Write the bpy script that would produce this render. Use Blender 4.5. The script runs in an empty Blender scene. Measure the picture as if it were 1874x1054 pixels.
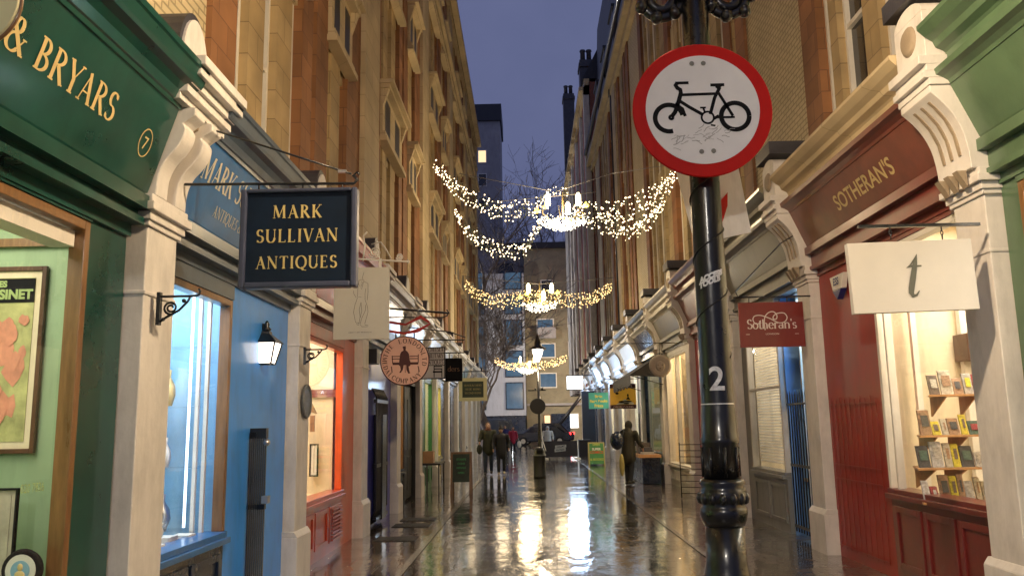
import bpy, bmesh, math, random
from mathutils import Vector, Matrix
random.seed(11)
S = bpy.context.scene
R = math.radians
# ------------------------------------------------------------------ camera
F_PX = 1500.0
pitch, roll, yaw = math.atan(248/F_PX), 0.0176, math.atan(25/F_PX)
fw = Vector((-math.sin(yaw)*math.cos(pitch), math.cos(yaw)*math.cos(pitch), math.sin(pitch)))
r0 = Vector((math.cos(yaw), math.sin(yaw), 0)); u0 = r0.cross(fw)
rt = math.cos(roll)*r0 - math.sin(roll)*u0
up = math.sin(roll)*r0 + math.cos(roll)*u0
cam_d = bpy.data.cameras.new('camera'); cam = bpy.data.objects.new('camera', cam_d)
S.collection.objects.link(cam)
m = Matrix((rt, up, -fw)).transposed().to_4x4(); m.translation = (0, 0, 1.7)
cam.matrix_world = m
cam_d.sensor_width = 36; cam_d.lens = F_PX/1874*36; cam_d.clip_end = 1000; cam_d.clip_start = 0.05
S.camera = cam
# ------------------------------------------------------------------ world and exposure
S.view_settings.view_transform = 'Standard'; S.view_settings.look = 'None'
S.view_settings.exposure = 0.2; S.view_settings.gamma = 1
W = bpy.data.worlds.new('World'); S.world = W; W.use_nodes = True
nt = W.node_tree; nt.nodes.clear()
out = nt.nodes.new('ShaderNodeOutputWorld')
sky = nt.nodes.new('ShaderNodeTexSky'); sky.sky_type = 'NISHITA'; sky.sun_disc = False
sky.sun_elevation = R(-3); sky.sun_rotation = R(200)
bg1 = nt.nodes.new('ShaderNodeBackground'); nt.links.new(sky.outputs[0], bg1.inputs[0]); bg1.inputs[1].default_value = 0.05
tc = nt.nodes.new('ShaderNodeTexCoord'); nz = nt.nodes.new('ShaderNodeTexNoise'); nz.inputs['Scale'].default_value = 2.2
nz.inputs['Detail'].default_value = 5
rp = nt.nodes.new('ShaderNodeValToRGB'); rp.color_ramp.elements[0].position = 0.36; rp.color_ramp.elements[1].position = 0.66
rp.color_ramp.elements[0].color = (0.082, 0.098, 0.200, 1); rp.color_ramp.elements[1].color = (0.128, 0.146, 0.268, 1)
nt.links.new(tc.outputs['Generated'], nz.inputs[0]); nt.links.new(nz.outputs[0], rp.inputs[0])
bg2 = nt.nodes.new('ShaderNodeBackground'); nt.links.new(rp.outputs[0], bg2.inputs[0]); bg2.inputs[1].default_value = 1.0
ad = nt.nodes.new('ShaderNodeAddShader'); nt.links.new(bg1.outputs[0], ad.inputs[0]); nt.links.new(bg2.outputs[0], ad.inputs[1])
nt.links.new(ad.outputs[0], out.inputs[0])
try:
    S.cycles.use_denoising = True; S.cycles.max_bounces = 7; S.cycles.sample_clamp_indirect = 4
    S.cycles.caustics_reflective = False; S.cycles.caustics_refractive = False
except Exception: pass
COL = S.collection

# ------------------------------------------------------------------ materials
def mat(name, col, rough=0.6, metal=0.0, var=0.14, scale=4.0, bump=0.15, bscale=None, emis=0, ecol=None, coat=0.0, spec=0.5, stretch=None, sample=True):
    M = bpy.data.materials.new(name); M.use_nodes = True; n = M.node_tree; b = n.nodes['Principled BSDF']
    b.inputs['Roughness'].default_value = rough; b.inputs['Metallic'].default_value = metal
    b.inputs['Coat Weight'].default_value = coat; b.inputs['Coat Roughness'].default_value = 0.12
    b.inputs['Specular IOR Level'].default_value = spec
    c = list(col)+[1]
    if var > 0 or bump > 0:
        t = n.nodes.new('ShaderNodeTexCoord'); z = n.nodes.new('ShaderNodeTexNoise')
        z.inputs['Scale'].default_value = scale; z.inputs['Detail'].default_value = 6; z.inputs['Roughness'].default_value = 0.65
        src = t.outputs['Object']
        if stretch:
            mp = n.nodes.new('ShaderNodeMapping'); mp.inputs['Scale'].default_value = stretch
            n.links.new(src, mp.inputs[0]); src = mp.outputs[0]
        n.links.new(src, z.inputs[0])
        r = n.nodes.new('ShaderNodeValToRGB'); r.color_ramp.elements[0].position = 0.3; r.color_ramp.elements[1].position = 0.7
        r.color_ramp.elements[0].color = [max(0, x*(1-var)) for x in c[:3]]+[1]
        r.color_ramp.elements[1].color = [min(1, x*(1+var)) for x in c[:3]]+[1]
        n.links.new(z.outputs[0], r.inputs[0])
        if var > 0.055:
            m3 = n.nodes.new('ShaderNodeMapping'); m3.inputs['Scale'].default_value = (1.6, 1.6, .45); n.links.new(t.outputs['Object'], m3.inputs[0])
            z3 = n.nodes.new('ShaderNodeTexNoise'); z3.inputs['Scale'].default_value = 2.1; z3.inputs['Detail'].default_value = 9; z3.inputs['Roughness'].default_value = .7; n.links.new(m3.outputs[0], z3.inputs[0])
            mr3 = n.nodes.new('ShaderNodeMapRange'); mr3.inputs[1].default_value = .33; mr3.inputs[2].default_value = .52; mr3.inputs[3].default_value = .82; mr3.inputs[4].default_value = 1.03; n.links.new(z3.outputs[0], mr3.inputs[0])
            vs = n.nodes.new('ShaderNodeVectorMath'); vs.operation = 'SCALE'; n.links.new(r.outputs[0], vs.inputs[0]); n.links.new(mr3.outputs[0], vs.inputs['Scale']); n.links.new(vs.outputs[0], b.inputs['Base Color'])
        else: n.links.new(r.outputs[0], b.inputs['Base Color'])
        if bump > 0:
            z2 = n.nodes.new('ShaderNodeTexNoise'); z2.inputs['Scale'].default_value = bscale or scale*9; z2.inputs['Detail'].default_value = 4
            n.links.new(src, z2.inputs[0])
            bp = n.nodes.new('ShaderNodeBump'); bp.inputs['Strength'].default_value = bump; bp.inputs['Distance'].default_value = 0.01
            n.links.new(z2.outputs[0], bp.inputs['Height']); n.links.new(bp.outputs[0], b.inputs['Normal'])
            mr = n.nodes.new('ShaderNodeMapRange'); mr.inputs[3].default_value = max(0.02, rough-0.12); mr.inputs[4].default_value = min(1, rough+0.12)
            n.links.new(z.outputs[0], mr.inputs[0]); n.links.new(mr.outputs[0], b.inputs['Roughness'])
    else:
        b.inputs['Base Color'].default_value = c
    if emis:
        b.inputs['Emission Color'].default_value = list(ecol or col)+[1]; b.inputs['Emission Strength'].default_value = emis
        if not sample: M.cycles.emission_sampling = 'NONE'
    return M

def brickmat(name, c1, c2, mortar, bw=0.225, bh=0.075, ms=0.012, rough=0.75, axes='YZ', var=0.25):
    M = bpy.data.materials.new(name); M.use_nodes = True; n = M.node_tree; b = n.nodes['Principled BSDF']
    t = n.nodes.new('ShaderNodeTexCoord'); sp = n.nodes.new('ShaderNodeSeparateXYZ'); cb = n.nodes.new('ShaderNodeCombineXYZ')
    n.links.new(t.outputs['Object'], sp.inputs[0])
    s = n.nodes.new('ShaderNodeMath'); s.operation = 'ADD'
    n.links.new(sp.outputs[0], s.inputs[0]); n.links.new(sp.outputs[1], s.inputs[1])
    n.links.new(s.outputs[0] if axes == 'YZ' else sp.outputs[0], cb.inputs[0])
    n.links.new(sp.outputs[2] if axes == 'YZ' else sp.outputs[1], cb.inputs[1])
    k = n.nodes.new('ShaderNodeTexBrick'); n.links.new(cb.outputs[0], k.inputs[0])
    k.inputs['Scale'].default_value = 1; k.inputs['Brick Width'].default_value = bw; k.inputs['Row Height'].default_value = bh
    k.inputs['Mortar Size'].default_value = ms; k.inputs['Mortar Smooth'].default_value = 0.3
    k.inputs['Color1'].default_value = list(c1)+[1]; k.inputs['Color2'].default_value = list(c2)+[1]; k.inputs['Mortar'].default_value = list(mortar)+[1]
    z = n.nodes.new('ShaderNodeTexNoise'); z.inputs['Scale'].default_value = 1.1; z.inputs['Detail'].default_value = 7
    n.links.new(t.outputs['Object'], z.inputs[0])
    mr = n.nodes.new('ShaderNodeMapRange'); mr.inputs[1].default_value = .3; mr.inputs[2].default_value = .7
    mr.inputs[3].default_value = 1-var; mr.inputs[4].default_value = 1+var*.6
    n.links.new(z.outputs[0], mr.inputs[0])
    mx = n.nodes.new('ShaderNodeVectorMath'); mx.operation = 'SCALE'
    n.links.new(k.outputs['Color'], mx.inputs[0]); n.links.new(mr.outputs[0], mx.inputs['Scale'])
    n.links.new(mx.outputs[0], b.inputs['Base Color'])
    bp = n.nodes.new('ShaderNodeBump'); bp.inputs['Strength'].default_value = 0.5; bp.inputs['Distance'].default_value = 0.01; bp.invert = True
    n.links.new(k.outputs['Fac'], bp.inputs['Height']); n.links.new(bp.outputs[0], b.inputs['Normal'])
    b.inputs['Roughness'].default_value = rough
    return M

def glassmat(name, tint=(1, 1, 1), refl=1.0, rough=0.02):
    M = bpy.data.materials.new(name); M.use_nodes = True; n = M.node_tree; n.nodes.clear()
    o = n.nodes.new('ShaderNodeOutputMaterial'); t = n.nodes.new('ShaderNodeBsdfTransparent'); t.inputs[0].default_value = list(tint)+[1]
    g = n.nodes.new('ShaderNodeBsdfGlossy'); g.inputs['Roughness'].default_value = rough
    f = n.nodes.new('ShaderNodeFresnel'); f.inputs[0].default_value = 1.5
    mu = n.nodes.new('ShaderNodeMath'); mu.operation = 'MULTIPLY'; mu.inputs[1].default_value = refl
    n.links.new(f.outputs[0], mu.inputs[0])
    ge = n.nodes.new('ShaderNodeNewGeometry'); iv = n.nodes.new('ShaderNodeMath'); iv.operation = 'SUBTRACT'; iv.inputs[0].default_value = refl
    n.links.new(ge.outputs['Backfacing'], iv.inputs[1]); n.links.new(iv.outputs[0], mu.inputs[1])
    x = n.nodes.new('ShaderNodeMixShader'); n.links.new(mu.outputs[0], x.inputs[0]); n.links.new(t.outputs[0], x.inputs[1]); n.links.new(g.outputs[0], x.inputs[2])
    n.links.new(x.outputs[0], o.inputs[0]); return M

def wetground(name, c1, c2, bw, bh, ms, rlo, rhi, joint=0.5):
    M = bpy.data.materials.new(name); M.use_nodes = True; n = M.node_tree; b = n.nodes['Principled BSDF']
    t = n.nodes.new('ShaderNodeTexCoord')
    dz = n.nodes.new('ShaderNodeTexNoise'); dz.inputs['Scale'].default_value = 1.3
    k = n.nodes.new('ShaderNodeTexBrick'); n.links.new(t.outputs['Object'], k.inputs[0])
    k.inputs['Scale'].default_value = 1; k.inputs['Brick Width'].default_value = bw; k.inputs['Row Height'].default_value = bh
    k.inputs['Mortar Size'].default_value = ms; k.inputs['Mortar Smooth'].default_value = 0.4
    k.inputs['Color1'].default_value = list(c1)+[1]; k.inputs['Color2'].default_value = list(c2)+[1]
    k.inputs['Mortar'].default_value = [x*.35 for x in c1]+[1]
    z = n.nodes.new('ShaderNodeTexNoise'); z.inputs['Scale'].default_value = 0.75; z.inputs['Detail'].default_value = 8; z.inputs['Roughness'].default_value = .62
    n.links.new(t.outputs['Object'], z.inputs[0])
    mr = n.nodes.new('ShaderNodeMapRange'); mr.inputs[1].default_value = .35; mr.inputs[2].default_value = .65
    mr.inputs[3].default_value = 0.6; mr.inputs[4].default_value = 1.35; n.links.new(z.outputs[0], mr.inputs[0])
    mx = n.nodes.new('ShaderNodeVectorMath'); mx.operation = 'SCALE'
    n.links.new(k.outputs['Color'], mx.inputs[0]); n.links.new(mr.outputs[0], mx.inputs['Scale']); n.links.new(mx.outputs[0], b.inputs['Base Color'])
    m2 = n.nodes.new('ShaderNodeMapRange'); m2.inputs[1].default_value = .44; m2.inputs[2].default_value = .56
    m2.inputs[3].default_value = rlo; m2.inputs[4].default_value = rhi; n.links.new(z.outputs[0], m2.inputs[0]); n.links.new(m2.outputs[0], b.inputs['Roughness'])
    z2 = n.nodes.new('ShaderNodeTexNoise'); mpp = n.nodes.new('ShaderNodeMapping'); mpp.inputs['Scale'].default_value = (1, .55, 1); n.links.new(t.outputs['Object'], mpp.inputs[0]); z2.inputs['Scale'].default_value = 3.6; z2.inputs['Detail'].default_value = 4; z2.inputs['Roughness'].default_value = .5; n.links.new(mpp.outputs[0], z2.inputs[0])
    z3 = n.nodes.new('ShaderNodeTexNoise'); z3.inputs['Scale'].default_value = 24; z3.inputs['Detail'].default_value = 3; n.links.new(t.outputs['Object'], z3.inputs[0])
    bp = n.nodes.new('ShaderNodeBump'); bp.inputs['Strength'].default_value = joint; bp.inputs['Distance'].default_value = 0.012; bp.invert = True
    n.links.new(k.outputs['Fac'], bp.inputs['Height'])
    b2 = n.nodes.new('ShaderNodeBump'); b2.inputs['Distance'].default_value = 0.012; ms2 = n.nodes.new('ShaderNodeMapRange'); ms2.inputs[1].default_value = .44; ms2.inputs[2].default_value = .56; ms2.inputs[3].default_value = .30; ms2.inputs[4].default_value = 1.0; n.links.new(z.outputs[0], ms2.inputs[0]); n.links.new(ms2.outputs[0], b2.inputs['Strength'])
    n.links.new(z2.outputs[0], b2.inputs['Height']); n.links.new(bp.outputs[0], b2.inputs['Normal'])
    b3 = n.nodes.new('ShaderNodeBump'); b3.inputs['Strength'].default_value = .45; b3.inputs['Distance'].default_value = 0.0024
    n.links.new(z3.outputs[0], b3.inputs['Height']); n.links.new(b2.outputs[0], b3.inputs['Normal'])
    n.links.new(b3.outputs[0], b.inputs['Normal'])
    b.inputs['Coat Weight'].default_value = 1.0; b.inputs['Coat Roughness'].default_value = 0.04; b.inputs['Coat IOR'].default_value = 1.5
    n.links.new(b3.outputs[0], b.inputs['Coat Normal'])
    return M

K = {}
K['white_stone'] = mat('painted_stone', (.68, .655, .625), .55, var=.10, scale=2.2, bump=.2)
K['shade_stone'] = mat('painted_shade_stone', (.30, .24, .17), .7)  # darker copy of the white stone; shade of gaps and flutes put into its colour
K['buff'] = brickmat('buff_stone', (.50, .37, .19), (.40, .29, .14), (.25, .18, .09), .9, .34, .007, var=.38)
K['buff_light'] = brickmat('pale_stone', (.58, .47, .29), (.53, .43, .26), (.36, .28, .17), 1.1, .38, .006, var=.22)
K['terra'] = brickmat('terracotta_blocks', (.33, .155, .065), (.23, .105, .042), (.16, .075, .04), .45, .30, .006, axes='YZ', var=.35)
K['dress'] = mat('white_dressings', (.52, .50, .46), .6)
K['cream_brick'] = brickmat('cream_brick', (.56, .47, .29), (.50, .42, .25), (.30, .25, .15), .23, .078, .012, axes='YZ', var=.12)
K['red_brick'] = brickmat('red_brick', (.30, .07, .045), (.24, .055, .035), (.2, .13, .1))
K['sash'] = mat('white_paint', (.74, .71, .64), .45, var=.06, bump=.08)
K['dkglass'] = mat('window_glass_unlit', (.02, .022, .028), .08, var=.3, scale=1.5, bump=.03, bscale=2, spec=.8)
K['amber'] = mat('window_glass_lit', (.5, .35, .2), .3, emis=1.1, ecol=(1, .72, .4), var=.3, bump=0)
K['blind'] = mat('drawn_blind', (.50, .42, .28), .6, var=.1)
K['lead'] = mat('lead_sheet', (.045, .045, .055), .45, var=.3, bump=.2)
K['slate'] = mat('slate_roof', (.025, .027, .036), .5, var=.3, bump=.4, scale=6)
K['iron'] = mat('black_iron', (.012, .013, .016), .32, metal=.2, var=.3, scale=20, bump=.25, coat=.3)
K['post'] = mat('black_gloss_paint', (.010, .010, .010), .30, var=.5, scale=9, bump=.5, bscale=7, coat=.35, spec=.45)
K['green'] = mat('bottle_green_paint', (.005, .055, .043), .30, var=.3, scale=1.7, bump=.05, bscale=6, coat=.5)
K['sage'] = mat('sage_green_paint', (.075, .135, .075), .38, var=.12, bump=.05, coat=.3)
K['slateblue'] = mat('slate_blue_paint', (.055, .085, .125), .35, var=.2, bump=.06, coat=.4)
K['msblue'] = mat('fascia_blue_paint', (.015, .12, .34), .35, var=.2, bump=.05, coat=.4)
K['blue'] = mat('blue_paint', (.05, .29, .88), .42, var=.10, scale=1.4, bump=.06, coat=.35)
K['navy'] = mat('navy_paint', (.008, .018, .045), .28, var=.3, bump=.05, coat=.4)
K['orange'] = mat('orange_paint', (.58, .070, .008), .34, var=.12, bump=.05, coat=.4)
K['orangered'] = mat('orange_red_paint', (.42, .055, .02), .36, var=.2, bump=.06, coat=.4)
K['purple'] = mat('violet_blue_paint', (.065, .07, .42), .38, var=.2, bump=.06, coat=.3)
K['black'] = mat('black_paint', (.008, .008, .008), .5, var=.4, bump=.1)
K['grassgreen'] = mat('grass_green_paint', (.035, .16, .05), .4, coat=.3)
K['yellowgr'] = mat('mustard_paint', (.35, .30, .10), .4)
K['red'] = mat('dark_red_paint', (.30, .016, .010), .42, var=.2, scale=2, bump=.04, coat=.2)
K['redgrid'] = mat('red_reflection_bars', (.27, .016, .010), .4)
K['maroon'] = mat('maroon_paint', (.16, .022, .018), .34, var=.2, bump=.05, coat=.4)
K['brownfas'] = mat('brown_red_paint', (.17, .045, .028), .38, var=.2, bump=.06, coat=.3)
K['grey'] = mat('grey_paint', (.20, .205, .20), .45, var=.12, bump=.08)
K['greyfas'] = mat('grey_green_paint', (.19, .18, .12), .42, var=.18, bump=.08, coat=.3)
K['pale'] = mat('pale_paint', (.62, .60, .55), .45, var=.1, bump=.05)
K['teal'] = mat('teal_paint', (.02, .10, .10), .4)
K['oak'] = mat('varnished_oak', (.20, .10, .035), .32, var=.3, scale=3, bump=.1, stretch=(8, 8, 1), coat=.5)
K['gold'] = mat('gold_leaf', (.58, .45, .20), .38, var=.1, bump=0)
K['cream'] = mat('cream_wall', (.72, .62, .44), .6, var=.06, bump=0)
K['mint'] = mat('mint_wall', (.30, .43, .26), .6, var=.06, scale=1.5, bump=0)
K['deepblue'] = mat('blue_wall', (.20, .38, .52), .6, var=.1, bump=0)
K['glass'] = glassmat('shop_glass')
K['paper'] = mat('white_board', (.70, .68, .62), .5, var=.04, bump=.03)
K['strip'] = mat('lit_strip', (1, .9, .75), .5, emis=9, ecol=(1, .85, .62), var=0, bump=0, sample=False)
K['cool'] = mat('lit_strip_cool', (.8, .9, 1), .5, emis=9, ecol=(.72, .86, 1), var=0, bump=0, sample=False)
K['ink'] = mat('black_ink', (.010, .010, .012), .8, var=0, bump=0, spec=.15)
K['silver'] = mat('silver_fittings', (.5, .5, .5), .3, metal=.9, var=0, bump=0)
K['wood'] = mat('shelf_wood', (.50, .27, .12), .45, var=.15, bump=.05, stretch=(1, 8, 1))

# ------------------------------------------------------------------ mesh builder
class MB:
    def __init__(s): s.v = []; s.f = []; s.mi = []; s.sm = []; s.cur = 0; s.smooth = False
    def face(s, idx): s.f.append(idx); s.mi.append(s.cur); s.sm.append(s.smooth)
    def box(s, x0, x1, y0, y1, z0, z1):
        x0, x1 = sorted((x0, x1)); y0, y1 = sorted((y0, y1)); z0, z1 = sorted((z0, z1))
        b = len(s.v); s.v += [(x, y, z) for x in (x0, x1) for y in (y0, y1) for z in (z0, z1)]
        for q in ((0, 1, 3, 2), (4, 6, 7, 5), (0, 4, 5, 1), (2, 3, 7, 6), (0, 2, 6, 4), (1, 5, 7, 3)): s.face([b+i for i in q])
        return s
    def ext(s, pts, d):          # polygon pts (3d) extruded by vector d
        b = len(s.v); n = len(pts); d = Vector(d)
        s.v += [tuple(p) for p in pts]+[tuple(Vector(p)+d) for p in pts]
        s.face(list(range(b, b+n))); s.face(list(range(b+2*n-1, b+n-1, -1)))
        for i in range(n): j = (i+1) % n; s.face([b+i, b+j, b+n+j, b+n+i])
        return s
    def flat(s, pts):
        b = len(s.v); s.v += [tuple(p) for p in pts]; s.face(list(range(b, b+len(pts)))); return s
    def tube(s, pts, r, n=8, cap=True):
        pts = [Vector(p) for p in pts]; k = len(pts); rs = r if isinstance(r, (list, tuple)) else [r]*k
        b = len(s.v); prev = None
        for i, p in enumerate(pts):
            t = (pts[min(i+1, k-1)]-pts[max(i-1, 0)])
            if t.length < 1e-9: t = Vector((0, 0, 1))
            t.normalize()
            a = prev if prev is not None else (Vector((0, 0, 1)) if abs(t.z) < .9 else Vector((1, 0, 0)))
            a = (a-t*a.dot(t)); a = a.normalized() if a.length > 1e-6 else t.orthogonal().normalized()
            c = t.cross(a); prev = a
            for j in range(n):
                q = 2*math.pi*j/n; s.v.append(tuple(p+(a*math.cos(q)+c*math.sin(q))*rs[i]))
        sm = s.smooth; s.smooth = True
        for i in range(k-1):
            for j in range(n):
                j2 = (j+1) % n; s.face([b+i*n+j, b+i*n+j2, b+(i+1)*n+j2, b+(i+1)*n+j])
        s.smooth = sm
        if cap: s.face([b+j for j in range(n)][::-1]); s.face([b+(k-1)*n+j for j in range(n)])
        return s
    def lathe(s, prof, c=(0, 0, 0), n=24, axis='z'):
        b = len(s.v); c = Vector(c); sm = s.smooth; s.smooth = True
        for (r, z) in prof:
            for j in range(n):
                q = 2*math.pi*j/n; a, d = r*math.cos(q), r*math.sin(q)
                s.v.append(tuple(c+(Vector((a, d, z)) if axis == 'z' else Vector((a, z, d)) if axis == 'y' else Vector((z, a, d)))))
        for i in range(len(prof)-1):
            for j in range(n):
                j2 = (j+1) % n; s.face([b+i*n+j, b+i*n+j2, b+(i+1)*n+j2, b+(i+1)*n+j])
        s.smooth = sm
        s.face([b+j for j in range(n)][::-1]); s.face([b+(len(prof)-1)*n+j for j in range(n)])
        return s
    def ball(s, c, r, n=8, m=5):
        rx, ry, rz = r if isinstance(r, (tuple, list)) else (r, r, r)
        b = len(s.v); sm = s.smooth; s.smooth = True
        for i in range(m+1):
            a = math.pi*i/m
            for j in range(n):
                q = 2*math.pi*j/n; s.v.append((c[0]+rx*max(.02, math.sin(a))*math.cos(q), c[1]+ry*max(.02, math.sin(a))*math.sin(q), c[2]-rz*math.cos(a)))
        for i in range(m):
            for j in range(n):
                j2 = (j+1) % n; s.face([b+i*n+j, b+i*n+j2, b+(i+1)*n+j2, b+(i+1)*n+j])
        s.face([b+j for j in range(n)][::-1]); s.face([b+m*n+j for j in range(n)])
        s.smooth = sm; return s
    def build(s, name, mats, parent=None, bev=0, origin=None):
        off = Vector((0, 0, 0))
        if parent is not None: off = WORLD(parent)
        o0 = Vector(origin) if origin is not None else off
        me = bpy.data.meshes.new(name); me.from_pydata([tuple(Vector(p)-o0) for p in s.v], [], s.f)
        mats = mats if isinstance(mats, (list, tuple)) else [mats]
        for mm in mats: me.materials.append(K[mm] if isinstance(mm, str) else mm)
        me.polygons.foreach_set('material_index', s.mi); me.polygons.foreach_set('use_smooth', s.sm); me.update()
        bm = bmesh.new(); bm.from_mesh(me); bmesh.ops.recalc_face_normals(bm, faces=bm.faces); bm.to_mesh(me); bm.free()
        o = bpy.data.objects.new(name, me); COL.objects.link(o)
        if parent is not None: o.parent = parent; o.location = o0-off
        else: o.location = o0
        if bev:
            bb = o.modifiers.new('bevel', 'BEVEL'); bb.width = bev; bb.segments = 2; bb.limit_method = 'ANGLE'; bb.angle_limit = R(40)
        return o
def WORLD(o):
    v = Vector(o.location); p = o.parent
    while p is not None: v += Vector(p.location); p = p.parent
    return v
def tag(o, label=None, cat=None, group=None, kind=None):
    if label: o['label'] = label
    if cat: o['category'] = cat
    if group: o['group'] = group
    if kind: o['kind'] = kind
    return o
def empty(name, loc, label, cat, group=None):
    o = bpy.data.objects.new(name, None); COL.objects.link(o); o.location = loc; o.empty_display_size = .2
    return tag(o, label, cat, group)
def copy_tree(o, parent=None):
    c = o.copy(); COL.objects.link(c); c.parent = parent
    for ch in list(o.children): copy_tree(ch, c)
    return c
def light(kind, loc, power, col, size=.2, rot=None, name='lamp_light', parent=None, sy=None, spread=None):
    d = bpy.data.lights.new(name, kind); d.energy = power; d.color = col
    if kind == 'AREA':
        d.shape = 'RECTANGLE'; d.size = size; d.size_y = sy or size
        if spread: d.spread = spread
    else: d.shadow_soft_size = size
    o = bpy.data.objects.new(name, d); COL.objects.link(o); o.location = loc
    if rot: o.rotation_euler = rot
    if parent is not None: o.parent = parent; o.location = Vector(loc)-WORLD(parent)
    return o

# ------------------------------------------------------------------ lettering
TK, TN = .135, .045
def L(a, b, c, d, w): return ('l', a, b, c, d, w)
def A_(cx, cy, rx, ry, a0, a1): return ('a', cx, cy, rx, ry, a0, a1)
def SF(x, y, w=.26): return ('l', x-w/2, y, x+w/2, y, TN)
st = lambda x: [L(x, 0, x, 1, TK), SF(x, .02), SF(x, .98)]
GL = {
 'A': (.76, [L(.08, 0, .37, 1, TN), L(.34, 1, .66, 0, TK), L(.18, .34, .54, .34, TN), SF(.08, .02, .2), SF(.66, .02, .24)]),
 'B': (.66, st(.14)+[A_(.2, .745, .26, .235, 90, -90), A_(.22, .265, .32, .245, 90, -90), L(.1, .51, .24, .51, TN)]),
 'C': (.80, [A_(.42, .5, .36, .5, 42, 318), L(.70, .70, .70, .93, TN), L(.70, .1, .70, .24, TN)]),
 'D': (.84, st(.14)+[A_(.26, .5, .48, .48, 90, -90), L(.1, .98, .28, .98, TN), L(.1, .02, .28, .02, TN)]),
 'E': (.64, st(.14)+[L(.1, .98, .52, .98, TN), L(.14, .52, .42, .52, TN), L(.1, .02, .56, .02, TN), L(.52, .99, .52, .84, TN), L(.42, .44, .42, .6, TN), L(.56, 0, .56, .17, TN)]),
 'G': (.84, [A_(.42, .5, .36, .5, 42, 318), L(.70, .70, .70, .93, TN), L(.70, .08, .70, .44, TK), SF(.70, .44)]),
 'H': (.88, st(.14)+st(.70)+[L(.14, .52, .7, .52, TN)]),
 'I': (.34, st(.17)),
 'K': (.76, st(.14)+[L(.2, .42, .62, .98, TN), L(.28, .56, .66, 0, TK), SF(.62, .98, .22), SF(.66, .02, .22)]),
 'L': (.60, st(.14)+[L(.1, .02, .54, .02, TN), L(.54, 0, .54, .18, TN)]),
 'M': (1.0, [L(.1, 0, .14, 1, TN), L(.14, 1, .48, .06, TK), L(.46, .06, .80, 1, TN), L(.82, 1, .85, 0, TK), SF(.1, .02, .2), SF(.85, .02), SF(.1, .98, .14), SF(.86, .98, .16)]),
 'N': (.86, [L(.12, 0, .12, 1, TN), L(.10, 1, .72, .02, TK), L(.72, 0, .72, 1, TN), SF(.12, .02, .2), SF(.72, .98, .2), SF(.08, .98, .16)]),
 'O': (.88, [A_(.44, .5, .38, .5, 0, 360)]),
 'P': (.62, st(.14)+[A_(.2, .74, .32, .24, 90, -90), L(.1, .5, .22, .5, TN)]),
 'Q': (.88, [A_(.44, .5, .38, .5, 0, 360), L(.44, .06, .62, -.14, TK), L(.6, -.14, .86, -.18, TN)]),
 'R': (.72, st(.14)+[A_(.2, .75, .30, .23, 90, -90), L(.1, .52, .22, .52, TN), L(.30, .52, .66, 0, TK), SF(.68, .02, .16)]),
 'S': (.58, [A_(.29, .745, .19, .235, 25, 270), A_(.29, .265, .22, .245, 90, -150), L(.47, .8, .47, .97, TN), L(.09, .03, .09, .2, TN)]),
 'T': (.70, [L(.35, 0, .35, 1, TK), SF(.35, .02), L(.04, .98, .66, .98, TN), L(.04, .98, .04, .83, TN), L(.66, .98, .66, .83, TN)]),
 'U': (.82, [L(.14, 1, .14, .34, TK), A_(.41, .34, .27, .34, 180, 360), L(.68, .34, .68, 1, TN), SF(.14, .98), SF(.68, .98, .2)]),
 'V': (.72, [L(.08, 1, .38, 0, TK), L(.38, 0, .66, 1, TN), SF(.08, .98, .24), SF(.66, .98, .2)]),
 'Y': (.70, [L(.06, 1, .36, .46, TK), L(.36, .46, .66, 1, TN), L(.36, .5, .36, 0, TK), SF(.36, .02), SF(.06, .98, .22), SF(.66, .98, .18)]),
 '&': (.86, [A_(.34, .78, .15, .2, 0, 360), A_(.30, .26, .26, .26, 75, 330), L(.22, .68, .74, .02, TK), L(.5, .12, .72, .48, TN), SF(.72, .48, .18), SF(.76, .02, .16)]),
 '7': (.55, [L(.08, .98, .5, .98, TK*.8), L(.5, .98, .2, 0, TK)]),
 '1': (.4, [L(.2, 0, .2, 1, TK), L(.08, .85, .2, 1, TN)]),
 'o': (.58, [A_(.29, .31, .24, .31, 0, 360)]),
 't': (.36, [L(.17, .04, .17, .84, TK), L(.02, .6, .32, .6, TN), A_(.27, .12, .1, .12, 180, 330)]),
 'h': (.66, [L(.12, 0, .12, 1, TK), A_(.32, .36, .2, .25, 180, 0), L(.52, 0, .52, .38, TK), SF(.12, .02, .2), SF(.52, .02, .2)]),
 'e': (.54, [A_(.28, .31, .23, .31, 5, 320), L(.07, .34, .5, .34, TN)]),
 'r': (.46, [L(.12, 0, .12, .62, TK), A_(.30, .40, .17, .20, 170, 50), SF(.12, .02, .2)]),
 'a': (.56, [A_(.24, .18, .18, .17, 0, 360), L(.44, 0, .44, .42, TK), A_(.27, .42, .17, .19, 0, 150)]),
 'n': (.66, [L(.12, 0, .12, .62, TK), A_(.32, .36, .2, .25, 180, 0), L(.52, 0, .52, .38, TK), SF(.12, .02, .2), SF(.52, .02, .2)]),
 'd': (.64, [A_(.27, .31, .22, .31, 0, 360), L(.50, 0, .50, 1, TK)]),
 's': (.44, [A_(.22, .46, .14, .14, 25, 270), A_(.22, .17, .16, .16, 90, -150)]),
 "'": (.18, [L(.09, .78, .09, 1.02, TK*.8)]),
 '.': (.2, [L(.08, .0, .08, .1, TK)]),
 ' ': (.34, []),
}
CNT = [0]
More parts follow.
